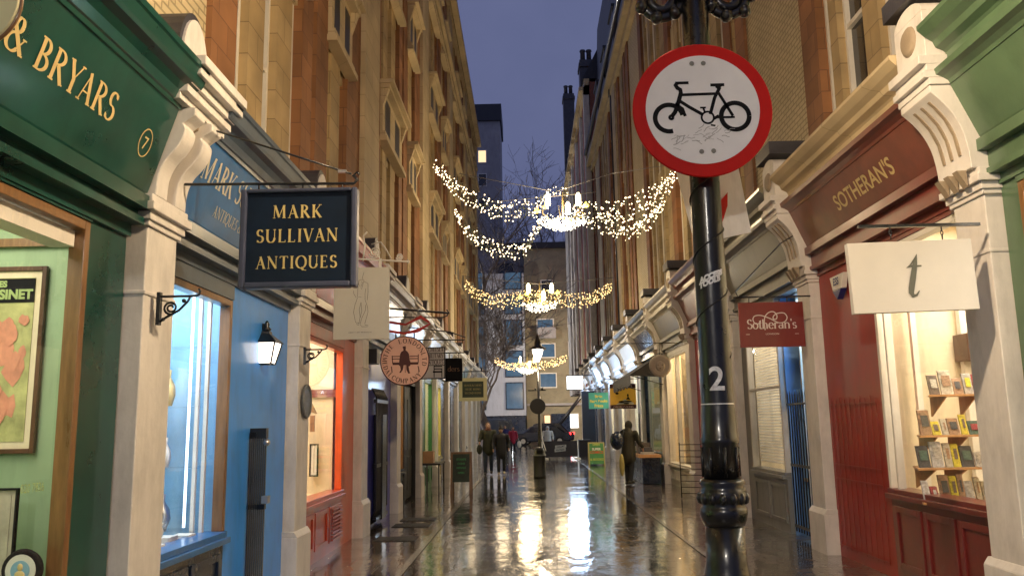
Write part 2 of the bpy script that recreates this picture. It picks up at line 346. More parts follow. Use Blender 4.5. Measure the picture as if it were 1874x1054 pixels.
def stroke(mb, pts, ws, O, u, v, n, lift):
    k = len(pts); Lf, Rt = [], []
    for i, (x, y) in enumerate(pts):
        a = pts[max(0, i-1)]; b = pts[min(k-1, i+1)]; dx, dy = b[0]-a[0], b[1]-a[1]; l = math.hypot(dx, dy) or 1
        nx, ny = -dy/l, dx/l; w = ws[i]/2
        Lf.append((x+nx*w, y+ny*w)); Rt.append((x-nx*w, y-ny*w))
    CNT[0] += 1; e = lift+(CNT[0] % 9)*.00022
    q = lambda p: tuple(O+u*p[0]+v*p[1]+n*e)
    for i in range(k-1): mb.flat([q(Lf[i]), q(Lf[i+1]), q(Rt[i+1]), q(Rt[i])])
def glyph(mb, ch, O, u, v, n, h, bold=1.0, lift=.003, slant=0):
    adv, sts = GL.get(ch, GL[' '])
    v2 = v*h+u*h*slant; u2 = u*h
    for q in sts:
        if q[0] == 'l':
            _, a, b, c, d, w = q; stroke(mb, [(a, b), (c, d)], [w*bold]*2, O, u2, v2, n, lift)
        else:
            _, cx, cy, rx, ry, a0, a1 = q; N = max(6, int(abs(a1-a0)/15)); pts = []; ws = []
            for i in range(N+1):
                a = R(a0+(a1-a0)*i/N); pts.append((cx+rx*math.cos(a), cy+ry*math.sin(a)))
                tv = abs(ry*math.cos(a)); th = abs(rx*math.sin(a)); ws.append((TN+(TK-TN)*(tv/(math.hypot(tv, th)+1e-9))**1.3)*bold)
            stroke(mb, pts, ws, O, u2, v2, n, lift)
    return adv*h
def width(txt, h, sp=.05): return sum((GL.get(c, GL[' '])[0]+sp)*h for c in txt)
def serif(mb, txt, O, u, v, n, h, align='c', sp=.05, bold=1.0, lift=.003, stretch=1.0, slant=0):
    O, u, v, n = Vector(O), Vector(u).normalized()*stretch, Vector(v).normalized(), Vector(n).normalized()
    w = width(txt, h, sp); x = -w/2 if align == 'c' else (0 if align == 'l' else -w)
    for c in txt:
        glyph(mb, c, O+u*x, u, v, n, h, bold, lift, slant); x += (GL.get(c, GL[' '])[0]+sp)*h
def sans(mb, txt, O, u, v, n, h, align='CENTER', lift=.003, stretch=1.0, thick=0.0):
    cu = bpy.data.curves.new('t', 'FONT'); cu.body = txt; cu.size = h/.72; cu.align_x = align; cu.offset = thick
    ob = bpy.data.objects.new('t', cu); COL.objects.link(ob)
    me = bpy.data.meshes.new_from_object(ob.evaluated_get(bpy.context.evaluated_depsgraph_get()))
    O, u, v, n = Vector(O), Vector(u).normalized()*stretch, Vector(v).normalized(), Vector(n).normalized()
    b = len(mb.v); mb.v += [tuple(O+u*p.co.x+v*p.co.y+n*lift) for p in me.vertices]
    for p in me.polygons: mb.face([b+i for i in p.vertices])
    bpy.data.objects.remove(ob); bpy.data.meshes.remove(me); bpy.data.curves.remove(cu)
UX, UY, UZ = Vector((1, 0, 0)), Vector((0, 1, 0)), Vector((0, 0, 1))

# ================================================================== GROUND
K['road'] = wetground('wet_stone_setts', (.060, .050, .041), (.100, .083, .066), .62, .42, .013, .05, .22, 1.0)
K['pave'] = wetground('wet_paving_slabs', (.10, .078, .058), (.155, .12, .088), .75, .55, .014, .05, .26, 1.0)
K['cobble'] = wetground('wet_brick_pavers', (.07, .048, .036), (.11, .075, .055), .215, .11, .012, .08, .30, 1.0)
K['kerb'] = mat('pale_channel_stone', (.26, .235, .20), .22, var=.25, bump=.3, coat=.5)
K['cover'] = mat('cast_iron_cover', (.012, .011, .010), .45, var=.4, bump=.6, bscale=60)
g = MB(); g.flat([(-150, -30, 0), (150, -30, 0), (150, 400, 0), (-150, 400, 0)])
tag(g.build('street_paving', 'road'), kind='structure')
g = MB(); g.flat([(-5, -6, .004), (-1.58, -6, .004), (-1.58, 58, .004), (-5, 58, .004)])
tag(g.build('pavement', 'pave'), kind='structure')
g = MB(); g.flat([(2.25, -6, .004), (6, -6, .004), (6, 62, .004), (2.25, 62, .004)])
tag(g.build('pavement', 'cobble'), kind='structure')
g = MB(); g.flat([(-1.58, -6, .008), (-1.49, -6, .008), (-1.49, 58, .008), (-1.58, 58, .008)])
tag(g.build('drainage_channel', 'kerb'), kind='structure')
g = MB(); g.flat([(2.2, -6, .008), (2.27, -6, .008), (2.27, 60, .008), (2.2, 60, .008)])
tag(g.build('drainage_channel', 'kerb'), kind='structure')
K['tarmac'] = wetground('wet_asphalt', (.035, .035, .038), (.045, .045, .048), 3, 3, .001, .1, .3, .1)
g = MB(); g.flat([(-60, 62, .012), (60, 62, .012), (60, 75, .012), (-60, 75, .012)])
tag(g.build('cross_road', 'tarmac'), kind='structure')
for i, (y, lb) in enumerate(((12.6, 'dark iron cover in the left pavement nearer the orange shop'), (14.3, 'dark iron cover in the left pavement beside the violet doorway'), (15.2, 'farthest dark iron cover in the left pavement by the medal shop'))):
    g = MB(); g.box(-2.35, -1.72, y, y+.5, .004, .014); g.cur = 1
    for k in range(6): g.box(-2.30+k*.095, -2.25+k*.095, y+.05, y+.45, .014, .018)
    tag(g.build('drain_cover', ['cover', 'cover'], origin=(-2.0, y+.25, 0)), lb, 'drain cover', 'covers set in the left pavement')

# ================================================================== UPPER FACADES
XL, XR = 2.62, 3.76
def fx(side, XU, d): return side*(XU-d)
def window_part(root, side, XU, y0, y1, z0, z1, lit=None, sash='sash', slim=False):
    f = MB(); w = .05 if not slim else .035; d0, d1 = -.14, -.05
    X = lambda d: fx(side, XU, d)
    f.box(X(d0), X(d1), y0, y0+w, z0, z1); f.box(X(d0), X(d1), y1-w, y1, z0, z1)
    f.box(X(d0), X(d1), y0+w, y1-w, z1-w, z1); f.box(X(d0), X(-.02), y0+w, y1-w, z0, z0+w*1.4)
    zm = (z0+z1)/2; f.box(X(d0+.02), X(d1-.01), y0+w, y1-w, zm-.03, zm+.03)
    fr = f.build('window', sash, root)
    p = MB(); p.box(X(d0-.015), X(d0+.025), y0+w*.8, y1-w*.8, z0+w*.8, z1-w*.8)
    p.build('pane', lit or 'dkglass', fr)
NM = {'terra': ('brick_pier', 'terra'), 'pier': ('stone_pier', 'buff_light'), 'cream': ('brick_panel', 'cream_brick'), 'mull': ('mullion', 'buff')}
def facade(side, XU, y0, strips, floors, ztop, zbase, name, label, cat, group, hoods=True, cornice=True, lits=(), backmat='buff', depth=5.0, stringz=None, mull='buff'):
    root = empty(name, (fx(side, XU, 0), y0, 0), label, cat, group)
    X = lambda d: fx(side, XU, d)
    ymax = y0+max(s[2] for s in strips)
    b = MB(); b.box(X(-.16), X(-depth), y0, ymax, zbase, ztop-.2); b.build('wall', backmat, root)
    by = {}
    for kind, a, c in strips:
        mb = by.setdefault(kind, MB())
        if kind != 'win': mb = MB()
        if kind == 'terra': mb.box(X(-.2), X(.075), y0+a, y0+c, zbase, ztop-1.0)
        elif kind == 'pier': mb.box(X(-.2), X(.16), y0+a, y0+c, zbase, ztop-.4)
        elif kind == 'cream': mb.box(X(-.2), X(.02), y0+a, y0+c, zbase, ztop-.6)
        elif kind == 'mull': mb.box(X(-.2), X(.04), y0+a, y0+c, zbase, ztop-1.0)
        if kind != 'win':
            nm_ = NM[kind]; mb.build(nm_[0], nm_[1] if kind != 'mull' else mull, root)
        else:
            zz = zbase
            for i, (z0, z1) in enumerate(floors):
                if z0 > zz: sp = MB(); sp.box(X(-.2), X(-.005), y0+a, y0+c, zz, z0); sp.build('spandrel', 'buff_light', root)
                lit = None
                for (fi, sa) in lits:
                    if fi == i and abs(sa-a) < .06: lit = 'amber'
                window_part(root, side, XU, y0+a+.003, y0+c-.003, z0, z1, lit, slim=(c-a) < .3)
                zz = z1
            sp = MB(); sp.box(X(-.2), X(-.005), y0+a, y0+c, zz, ztop-1.0); sp.build('spandrel', 'buff_light', root)
    if hoods:
        grp = []; cur = None
        for kind, a, c in strips:
            if kind in ('win', 'mull') and (c-a) > .22:
                if cur is None: cur = [a, c]
                else: cur[1] = c
            elif cur: grp.append(cur); cur = None
        if cur: grp.append(cur)
        for i in range(len(floors)-1):
            z0, z1 = floors[i][1]+.12, floors[i+1][0]-.05
            for (a, c) in grp:
                h = MB(); a, c = y0+a-.06, y0+c+.06
                h.box(X(0.04), X(.13), a, c, z0+.2, z1-.16)
                h.box(X(0.04), X(.22), a-.04, c+.04, z0, z0+.09); h.box(X(0.04), X(.18), a, c, z0+.09, z0+.2)
                h.box(X(0.04), X(.34), a-.05, c+.05, z1-.08, z1); h.box(X(0.04), X(.26), a-.02, c+.02, z1-.16, z1-.08)
                for yy in (a+.02, c-.14):
                    h.ext([(X(.13), yy, z1-.16), (X(.24), yy, z1-.16), (X(.13), yy, z1-.5)], (0, .12, 0))
                hp = h.build('window_apron', 'buff_light', root)
                n = 2; wd = (c-a)/n
                for k in range(n): q = MB(); q.box(X(.12), X(.134), a+wd*k+wd*.22, a+wd*(k+1)-wd*.30, z0+.28, z1-.26); q.build('sunk_panel', 'lead', hp)
    if cornice:
        cmb = MB(); zt = ztop
        if stringz:
            cmb.box(X(-.1), X(.30), y0, ymax, stringz+.22, stringz+.42); cmb.box(X(-.1), X(.2), y0, ymax, stringz, stringz+.22)
        cmb.box(X(-.2), X(.2), y0, ymax, zt-1.0, zt-.72); cmb.box(X(-.2), X(.42), y0, ymax, zt-.72, zt-.5)
        cmb.box(X(-.2), X(.1), y0, ymax, zt-.5, zt)
        cmb.build('cornice', 'buff_light', root)
    return root
unitL = [('terra', 0, .6), ('win', .6, 1.02), ('mull', 1.02, 1.5), ('win', 1.5, 1.95), ('mull', 1.95, 2.5), ('win', 2.5, 2.86), ('terra', 2.86, 3.32), ('win', 3.32, 3.52),
         ('terra', 3.52, 4.15), ('win', 4.15, 4.48), ('mull', 4.48, 5.02), ('win', 5.02, 5.38), ('terra', 5.38, 6.35), ('pier', 6.35, 7.68)]
floorsL = [(4.35, 6.95), (8.35, 10.5), (11.95, 14.0), (15.4, 16.7)]
Y0L = 6.72
names = ['second', 'third', 'fourth', 'fifth']
# nearest bay on the left (cream glazed brick)
facade(-1, 2.8, -4, [('cream', 0, 3.0), ('terra', 3.0, 3.6), ('win', 3.6, 4.4), ('mull', 4.4, 5.0), ('win', 5.0, 5.8), ('terra', 5.8, 6.4), ('cream', 6.4, 10.72)], floorsL, 18.1, 4.2,
       'terrace_building', 'nearest building on the left, cream glazed brick above the green shop', 'building', 'buildings of the left terrace', hoods=False, stringz=14.5)
wh = ['brown and buff building above the blue antiques fascia, first with stone mullions', 'buff building on the left above the round medal sign, where the nearest garland is tied',
      'third mullioned building of the left terrace, above the chalkboard', 'fourth mullioned building of the left terrace, beyond the middle garland', 'last building of the left terrace, at the far corner with the wide road']
for k in range(5):
    st_ = list(unitL)
    facade(-1, 2.8, Y0L+7.68*k, st_, floorsL, 18.1, 4.2, 'terrace_building', wh[k], 'building', 'buildings of the left terrace',
           stringz=14.5, lits=[(1, 4.15)] if k == 1 else ([(0, 2.5)] if k == 2 else ()))
XRU = 4.08
unitR = [('win', 0, .5), ('mull', .5, .85), ('win', .85, 1.6), ('mull', 1.6, 2.0), ('win', 2.0, 2.75), ('mull', 2.75, 3.0), ('win', 3.0, 3.35), ('terra', 3.35, 3.95), ('cream', 3.95, 6.75), ('terra', 6.75, 7.3), ('win', 7.3, 7.6), ('mull', 7.6, 7.68)]
floorsR = [(5.25, 7.9), (9.0, 11.3), (12.2, 14.4)]
facade(1, XRU, -4, [('cream', 0, 4), ('terra', 4, 4.6), ('win', 4.6, 5.4), ('mull', 5.4, 5.9), ('win', 5.9, 6.6), ('terra', 6.6, 7.2), ('cream', 7.2, 11.1)], floorsR, 16.9, 4.4,
       'terrace_building', 'nearest building on the right, above the sage green shop', 'building', 'buildings of the right terrace', hoods=False)
wr = ['cream brick building behind the cycle sign, with a brown brick strip and white sash windows', 'second mullioned building on the right, seen left of the round sign', 'third building on the right with a black downpipe on its front',
      'fourth building on the right, under the long dark gutter', 'fifth building on the right, just before the red brick block']
for k in range(5):
    uu = [(('mull' if (kd == 'cream' and k) else kd), a, c) for kd, a, c in unitR] if k % 2 else unitR
    facade(1, XRU, 7.1+7.68*k, unitR if k % 2 == 0 else [('terra', 0, .5), ('win', .5, 1.1), ('mull', 1.1, 1.7), ('win', 1.7, 2.3), ('terra', 2.3, 2.9), ('pier', 2.9, 4.0), ('terra', 4.0, 4.5), ('win', 4.5, 5.1), ('mull', 5.1, 5.6), ('win', 5.6, 6.2), ('terra', 6.2, 6.8), ('mull', 6.8, 7.68)],
           floorsR, 16.9, 4.9, 'terrace_building', wr[k], 'building', 'buildings of the right terrace', hoods=False, lits=())
# mansard roofs, gutter, chimneys on the right
r_ = MB(); r_.ext([(4.0, 7.1, 16.9), (4.2, 7.1, 16.95), (4.55, 7.1, 24.6), (9, 7.1, 24.6), (9, 7.1, 16.9)], (0, 38.4, 0))
rf = r_.build('mansard_roof', 'slate'); tag(rf, 'dark slate mansard roof over the right terrace', 'roof')
for k in range(9):
    y = 9.5+k*4.1; q = MB(); q.box(4.12, 5.2, y, y+1.5, 17.4, 19.9); q.box(4.05, 5.3, y-.1, y+1.6, 19.9, 20.05); q.build('dormer', 'slate', rf)
gt = MB(); gt.tube([(3.62, 7.1, 16.95), (3.62, 45.5, 16.95)], .11, 8); gt.tube([(3.7, 34.5, 16.9), (3.95, 34.5, 16.3), (3.98, 34.5, 15.8), (3.98, 34.5, 5.6)], .09, 8)
gt.box(3.84, 3.98, 34.35, 34.65, 15.9, 16.3)
tag(gt.build('gutter_and_downpipe', 'iron'), 'long black gutter with a black downpipe dropping down the right terrace', 'gutter')
for i, (y, x, z0, z1, lb) in enumerate(((49.5, 3.75, 22, 24.6, 'broad dark chimney stack on the right, at the near end of the red brick block'), (64.5, 3.45, 22, 28.6, 'tall dark chimney stack standing farthest out against the sky on the right'))):
    c = empty('chimney_stack', (x+.8, y+.5, z0), lb, 'chimney', 'chimney stacks of the right terrace')
    q = MB(); q.box(x, x+.9, y, y+1.1, z0-.4, z1); q.box(x-.06, x+.96, y-.1, y+1.2, z1-.5, z1-.25); q.build('stack', 'lead', c)
    for kk in range(2):
        q = MB(); q.lathe([(.17, z1), (.15, z1+.7), (.2, z1+.75), (.18, z1+.85)], (x+.25+kk*.4, y+.5, 0), 10); q.build('chimney_pot', 'lead', c)
# far red-brick block on the right with white stone dressings
facade(1, 3.78, 45.6, [('pier', 0, .5), ('win', .5, 1.5), ('terra', 1.5, 2.6), ('win', 2.6, 3.6), ('pier', 3.6, 4.2), ('win', 4.2, 5.4), ('terra', 5.4, 7.0), ('win', 7.0, 8.2), ('pier', 8.2, 9.2), ('win', 9.2, 10.4), ('terra', 10.4, 12.0), ('win', 12.0, 13.2), ('pier', 13.2, 14.4), ('terra', 14.4, 16), ('win', 16, 17.2), ('pier', 17.2, 18.4), ('terra', 18.4, 20), ('win', 20, 21.2), ('pier', 21.2, 25.4)],
       [(5.2, 7.6), (8.8, 11.2), (12.4, 14.8), (16, 18.4)], 21.6, 3.9, 'corner_building', 'tall red brick building with pale stone dressings at the far end of the right side', 'building', None, hoods=False, backmat='red_brick')
def shift_terra():
    for o in bpy.data.objects:
        if o.parent and o.parent.name.startswith('corner_building') and o.name.startswith('brick_pier'): o.data.materials[0] = K['red_brick']
        if o.parent and o.parent.name.startswith('corner_building') and o.name.startswith(('stone_pier', 'spandrel')): o.data.materials[0] = K['dress']
shift_terra()
rr = MB(); rr.ext([(3.6, 45.6, 21.6), (4.6, 45.6, 23.6), (9, 45.6, 23.6), (9, 45.6, 21.6)], (0, 25.4, 0)); tag(rr.build('hipped_roof', 'slate'), 'dark slate roof of the tall red brick corner building', 'roof')

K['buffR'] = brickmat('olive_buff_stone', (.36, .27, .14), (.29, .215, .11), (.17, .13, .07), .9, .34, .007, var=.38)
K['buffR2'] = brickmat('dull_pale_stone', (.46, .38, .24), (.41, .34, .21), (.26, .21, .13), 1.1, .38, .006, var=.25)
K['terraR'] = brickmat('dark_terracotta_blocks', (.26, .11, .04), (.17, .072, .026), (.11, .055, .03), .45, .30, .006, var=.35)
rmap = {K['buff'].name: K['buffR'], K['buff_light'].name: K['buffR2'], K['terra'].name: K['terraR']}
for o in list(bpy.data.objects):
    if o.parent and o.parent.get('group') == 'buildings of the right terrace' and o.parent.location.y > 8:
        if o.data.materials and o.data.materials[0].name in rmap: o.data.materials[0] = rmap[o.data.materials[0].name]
# ================================================================== PILASTERS
def smooth_(p, n=6):
    o = []
    for i in range(len(p)-1):
        p0_, p1_, p2_, p3_ = p[max(0, i-1)], p[i], p[i+1], p[min(len(p)-1, i+2)]
        for k in range(n):
            t = k/n; o.append(tuple(.5*((2*p1_[j])+(-p0_[j]+p2_[j])*t+(2*p0_[j]-5*p1_[j]+4*p2_[j]-p3_[j])*t*t+(-p0_[j]+3*p1_[j]-3*p2_[j]+p3_[j])*t**3) for j in (0, 1)))
    return o+[p[-1]]
def pilaster(side, y, label):
    XP = XL if side < 0 else XR; X = lambda d: side*(XP-d); hw = .27
    dz = 0 if side < 0 else .38
    root = empty('shop_pilaster', (X(0), y, 0), label, 'pilaster', 'white pilasters between the %s shopfronts' % ('left' if side < 0 else 'right'))
    b = MB(); b.box(X(-.3), X(.0), y-hw+.03, y+hw-.03, .52, 3.10+dz); b.box(X(-.3), X(.012), y-hw+.02, y+hw-.02, 2.62+dz, 2.65+dz); b.build('shaft', 'white_stone', root, bev=.008)
    b = MB(); b.box(X(-.3), X(.045), y-hw-.02, y+hw+.02, 0, .50)
    b.ext([(X(-.3), y-hw-.02, .5), (X(.045), y-hw-.02, .5), (X(0.004), y-hw-.02, .56), (X(-.3), y-hw-.02, .56)], (0, 2*hw+.04, 0)); b.build('plinth', 'white_stone', root, bev=.006)
    b = MB()
    for (e, z0, z1) in ((.02, 3.10, 3.14), (.04, 3.14, 3.2), (.075, 3.2, 3.26), (.05, 3.26, 3.32)): b.box(X(-.3), X(e), y-hw-e+.02, y+hw+e-.02, z0+dz, z1+dz)
    b.build('capital', 'white_stone', root, bev=.006)
    if side < 0:
        prof = [(-.3, 3.32), (.05, 3.32), (.055, 3.42), (.07, 3.50), (.11, 3.58), (.17, 3.65), (.215, 3.72), (.235, 3.80), (.215, 3.84), (.24, 3.86), (.30, 3.90), (.30, 3.96), (-.3, 3.96)]
        prof = prof[:1]+smooth_(prof[1:9], 4)+prof[9:]
        for yy in (y-hw+.02, y+.07):
            b = MB(); b.ext([(X(d), yy, z) for d, z in prof], (0, .18, 0)); b.build('console', 'white_stone', root, bev=.008)
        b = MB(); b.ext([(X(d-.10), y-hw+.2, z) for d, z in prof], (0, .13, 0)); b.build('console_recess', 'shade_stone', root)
        b = MB(); hw2 = .40
        for (e, z0, z1) in ((.26, 3.96, 4.01), (.31, 4.01, 4.07), (.34, 4.07, 4.13), (.40, 4.13, 4.20), (.43, 4.20, 4.27)): b.box(X(-.2), X(e), y-hw2-e*.06, y+hw2+e*.06, z0, z1)
        b.build('cornice_block', 'white_stone', root, bev=.005)
        N = 14; arc = [(y+.27*math.cos(math.pi*i/N), 4.27+.52*math.sin(math.pi*i/N)**.8) for i in range(N+1)]
        b = MB(); b.ext([(X(-.15), a, z) for a, z in arc], (X(.16)-X(-.15), 0, 0)); b.build('arched_cap', 'lead', root)
        arc2 = [(y+(a-y)*.86, 4.27+(z-4.27)*.9) for a, z in arc]
        b = MB(); b.ext([(X(.155), a, z) for a, z in arc2], (X(.18)-X(.155), 0, 0)); b.build('cap_face', 'white_stone', root)
    else:
        prof = [(-.3, 3.70), (.09, 3.70), (.10, 3.86), (.13, 4.02), (.19, 4.16), (.27, 4.27), (.36, 4.36), (.36, 4.42), (-.3, 4.42)]
        prof = prof[:1]+smooth_(prof[1:7], 4)+prof[7:]
        b = MB(); b.ext([(X(d), y-hw, z) for d, z in prof], (0, 2*hw, 0)); co = b.build('console', 'white_stone', root, bev=.006)
        for k in range(3):
            fl = MB(); yy = y-.16+k*.13; pts = [(.105, 3.84), (.135, 4.02), (.195, 4.16), (.275, 4.27), (.32, 4.315)]
            for i in range(4):
                (d0, z0), (d1, z1) = pts[i], pts[i+1]
                fl.ext([(X(d0+.004), yy, z0), (X(d0+.004), yy+.035, z0), (X(d1+.004), yy+.035, z1), (X(d1+.004), yy, z1)], (side*.02, 0, .0))
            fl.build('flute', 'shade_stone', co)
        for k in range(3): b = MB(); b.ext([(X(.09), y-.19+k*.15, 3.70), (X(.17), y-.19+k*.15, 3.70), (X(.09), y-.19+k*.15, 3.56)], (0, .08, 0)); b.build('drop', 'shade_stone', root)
        b = MB()
        for (e, z0, z1) in ((.37, 4.42, 4.48), (.41, 4.48, 4.54), (.38, 4.54, 4.60), (.44, 4.60, 4.68)): b.box(X(-.35), X(e), y-hw-.02, y+hw+.02, z0, z1)
        b.box(X(-.35), X(.36), y-hw+.01, y+hw-.01, 4.68, 5.1)
        N = 10; b.ext([(X(-.35), y+.26*math.cos(math.pi*i/N), 5.1+.14*math.sin(math.pi*i/N)) for i in range(N+1)], (X(.36)-X(-.35), 0, 0))
        b.build('head_block', 'white_stone', root, bev=.006)
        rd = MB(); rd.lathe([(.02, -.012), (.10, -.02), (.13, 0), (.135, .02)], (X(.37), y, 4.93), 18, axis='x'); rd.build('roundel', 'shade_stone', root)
        b = MB(); b.box(X(-.4), X(.42), y-hw-.05, y+hw+.05, 5.25, 5.42); b.build('lead_cap', 'lead', root)
    return root
PL = [1.75, 5.75, 9.62, 13.3, 16.8, 20.3, 23.9, 27.5, 31.1, 34.7, 38.3, 41.9, 45.3]
PR = [2.5, 6.8, 11.05, 15.2, 19.3, 23.4, 27.7, 32.0, 36.3, 40.6, 44.9, 49.2, 53.5, 57.8]
lbl = ['white pilaster left of the green picture shop', 'big white pilaster between the green shop and the blue antiques shop, with paired scroll consoles', 'white pilaster with an oval plaque, between blue wall and orange shop', 'white pilaster between the orange shop and the violet wall',
       'white pilaster between violet wall and the black doorway', 'white pilaster between black doorway and green shop', 'white pilaster behind the dark chalkboard, beyond the green shop', 'white pilaster just beyond the chalkboard', 'eighth white pilaster of the left row, past the chalkboard', 'ninth white pilaster of the left row',
       'third from last white pilaster on the left', 'second from last white pilaster on the left', 'last white pilaster on the left, by the far corner']
for y, l_ in zip(PL, lbl): pilaster(-1, y, l_)
lbr = ['white pilaster at the near edge of the sage green shop', 'big white fluted-console pilaster between the sage shop and the red bookshop', 'white pilaster left of the dark red door, carrying the small maroon sign', 'pilaster left of the grey shop with blinds, beside the lamp post', 'pilaster left of the lamp post, behind the wire rack',
       'white pilaster by the round cat sign', 'white pilaster behind the hooded man', 'white pilaster behind the yellow sign', 'white pilaster behind the green A-board', 'ninth white pilaster of the right row, beyond the teal sign', 'tenth white pilaster of the right row, in the blue light', 'third from last white pilaster on the right', 'second from last white pilaster on the right', 'last white pilaster on the right']
for y, l_ in zip(PR, lbr): pilaster(1, y, l_)

# ================================================================== SHOPFRONTS
def shopfront(side, ya, yb, label, fas, cor, segs, headm=None, top2=None):
    XP = XL if side < 0 else XR; X = lambda d: side*(XP-d)
    zb, zt = (3.30, 3.93) if side < 0 else (3.94, 4.42)
    root = empty('shopfront', (X(0), (ya+yb)/2, 0), label, 'shopfront', 'shopfronts on the %s' % ('left' if side < 0 else 'right'))
    e = .0
    b = MB(); b.ext([(X(-.3), ya, zb), (X(-.02), ya, zb), (X(.0), ya, zb+.03), (X(.19), ya, zt), (X(-.3), ya, zt)], (0, yb-ya, 0)); fa = b.build('fascia', fas, root)
    b = MB()
    if side < 0:
        b.ext([(X(d), ya, zt+z) for d, z in ((-.3, 0), (.205, 0), (.21, .03), (.225, .035), (.25, .09), (.29, .125), (.33, .14), (.345, .145), (.36, .17), (.385, .235), (.40, .245), (.40, .29), (-.3, .30))], (0, yb-ya, 0))
    else:
        b.ext([(X(d), ya, zt+z) for d, z in ((-.3, 0), (.20, 0), (.215, .03), (.26, .06), (.31, .08), (.32, .13), (-.3, .128))], (0, yb-ya, 0))
    b.build('cornice', cor, root)
    if side > 0:
        b = MB()
        b.ext([(X(d), ya, z) for d, z in ((-.35, zt+.131), (.2, zt+.131), (.2, 4.70), (.22, 4.72), (.28, 4.75), (.30, 4.80), (.36, 4.84), (.40, 4.88), (.42, 4.90), (.42, 4.94), (-.35, 4.99))], (0, yb-ya, 0))
        b.build('upper_cornice', top2 or 'greyfas', root)
    b = MB(); hb = 3.02 if side < 0 else 3.55
    b.box(X(-.3), X(-.05), ya, yb, hb+.13, zb-.002); b.box(X(-.3), X(.03), ya, yb, zb-.10, zb-.004); b.box(X(-.3), X(-.01), ya, yb, hb+.08, hb+.13)
    b.box(X(-.3), X(-.1), ya, yb, hb, hb+.08); b.build('lintel', headm or fas, root)
    for sg in segs:
        kind, y0, y1 = sg[0], sg[1], sg[2]; o = sg[3] if len(sg) > 3 else {}
        c = o.get('m', fas)
        if kind == 'panel':
            b = MB(); b.box(X(-.225), X(-.13), y0, y1, 0, hb-.002)
            if o.get('planks'):
                n = int((y1-y0)/.16)
                for k in range(n+1): b.box(X(-.131), X(-.118), y0+.02+k*.16, y0+.16+k*.16-.012, 0.1, hb-.1)
            b.build('wall_panel', c, root)
        elif kind == 'door':
            b = MB(); b.box(X(-.32), X(-.19), y0+.07, y1-.07, .05, hb-.4)
            for (za, zc) in ((.25, 1.0), (1.15, 2.3)):
                for (p, q) in ((y0+.17, (y0+y1)/2-.05), ((y0+y1)/2+.05, y1-.17)): b.box(X(-.191), X(-.17), p, q, za, zc)
            d_ = b.build('door', c, root, bev=.006)
            f = MB(); f.box(X(-.32), X(-.1), y0, y0+.068, 0, hb-.002); f.box(X(-.32), X(-.1), y1-.068, y1, 0, hb-.002); f.box(X(-.32), X(-.1), y0+.07, y1-.07, hb-.4, hb-.32); f.build('door_frame', o.get('fm', c), root)
            f = MB(); f.box(X(-.3), X(-.27), y0+.07, y1-.07, hb-.318, hb-.004); f.build('fanlight', o.get('fan', 'dkglass'), root)
            f = MB(); f.ball((X(-.14), y0+.16, 1.05), .03); f.tube([(X(-.19), y0+.16, 1.05), (X(-.14), y0+.16, 1.05)], .012); f.build('door_knob', 'gold', d_)
        elif kind == 'window':
            zs = o.get('sill', .78); zh = o.get('head', hb-.12); fm = o.get('fm', c); dw = o.get('d', -.13); w = .06
            b = MB(); b.box(X(-.32), X(dw+.0), y0, y1, 0, zs-.10)
            n = max(1, round((y1-y0)/.75)); pw = (y1-y0-.1)/n
            for k in range(n):
                a = y0+.05+k*pw
                for (p, q, r, t) in ((a+.03, a+.10, .14, zs-.18), (a+pw-.10, a+pw-.03, .14, zs-.18), (a+.10, a+pw-.10, .14, .20), (a+.10, a+pw-.10, zs-.24, zs-.18)): b.box(X(dw-.001), X(dw+.022), p, q, r, t)
            b.build('stall_riser', o.get('rm', c), root, bev=.004)
            b = MB(); b.box(X(-.34), X(dw+.07), y0-.0, y1+.0, zs-.10, zs-.05); b.box(X(-.34), X(dw+.035), y0, y1, zs-.05, zs); b.build('sill', o.get('sm', o.get('rm', c)), root, bev=.006)
            b = MB(); b.box(X(dw-.09), X(dw+.01), y0, y0+w, zs, zh); b.box(X(dw-.09), X(dw+.01), y1-w, y1, zs, zh); b.box(X(dw-.09), X(dw+.01), y0+w, y1-w, zh-w, zh)
            for ym in o.get('bars', ()): b.box(X(dw-.08), X(dw), ym-.02, ym+.02, zs, zh-w)
            if o.get('transom'): b.box(X(dw-.08), X(dw), y0+w, y1-w, o['transom']-.02, o['transom']+.02)
            wf = b.build('window_frame', fm, root, bev=.005)
            b = MB(); b.box(X(dw-.055), X(dw-.047), y0+w*.9, y1-w*.9, zs, zh-w*.9); b.build('pane', 'glass', wf)
            if zh < hb-.01: b = MB(); b.box(X(-.3), X(dw+.02), y0, y1, zh+.002, hb-.002); b.build('window_head', o.get('hm', c), root)
            # room behind the glass
            wall = o.get('wall', 'cream'); dep = o.get('dep', 1.5); b = MB()
            b.box(X(-.36-dep), X(-.40-dep), y0-.3, y1+.3, .2, hb+.35); b.box(X(-.345), X(-.36-dep), y0-.34, y0-.3, .2, hb+.35); b.box(X(-.345), X(-.36-dep), y1+.3, y1+.34, .2, hb+.35)
            b.build('back_wall', wall, root)
            b = MB(); b.box(X(-.345), X(-.36-dep), y0-.3, y1+.3, zs-.12, zs-.08); b.build('display_floor', o.get('fl', wall), root)
            b = MB(); b.box(X(-.345), X(-.40-dep), y0-.3, y1+.3, hb+.36, hb+.40); b.build('ceiling', 'cream', root)
            em = o.get('strip', 'strip')
            b = MB(); b.box(X(-.42), X(-.46), y0+.1, y1-.1, hb+.18, hb+.22); b.build('strip_light', em, root)
            colr = o.get('lc', (1, .80, .55)); pwr = o.get('p', 16)*(y1-y0)
            light('AREA', (X(-.36-dep*.45), (y0+y1)/2, hb+.30), pwr, colr, size=dep*.7, sy=(y1-y0)*.9, name='ceiling_lamp', parent=root)
    return root
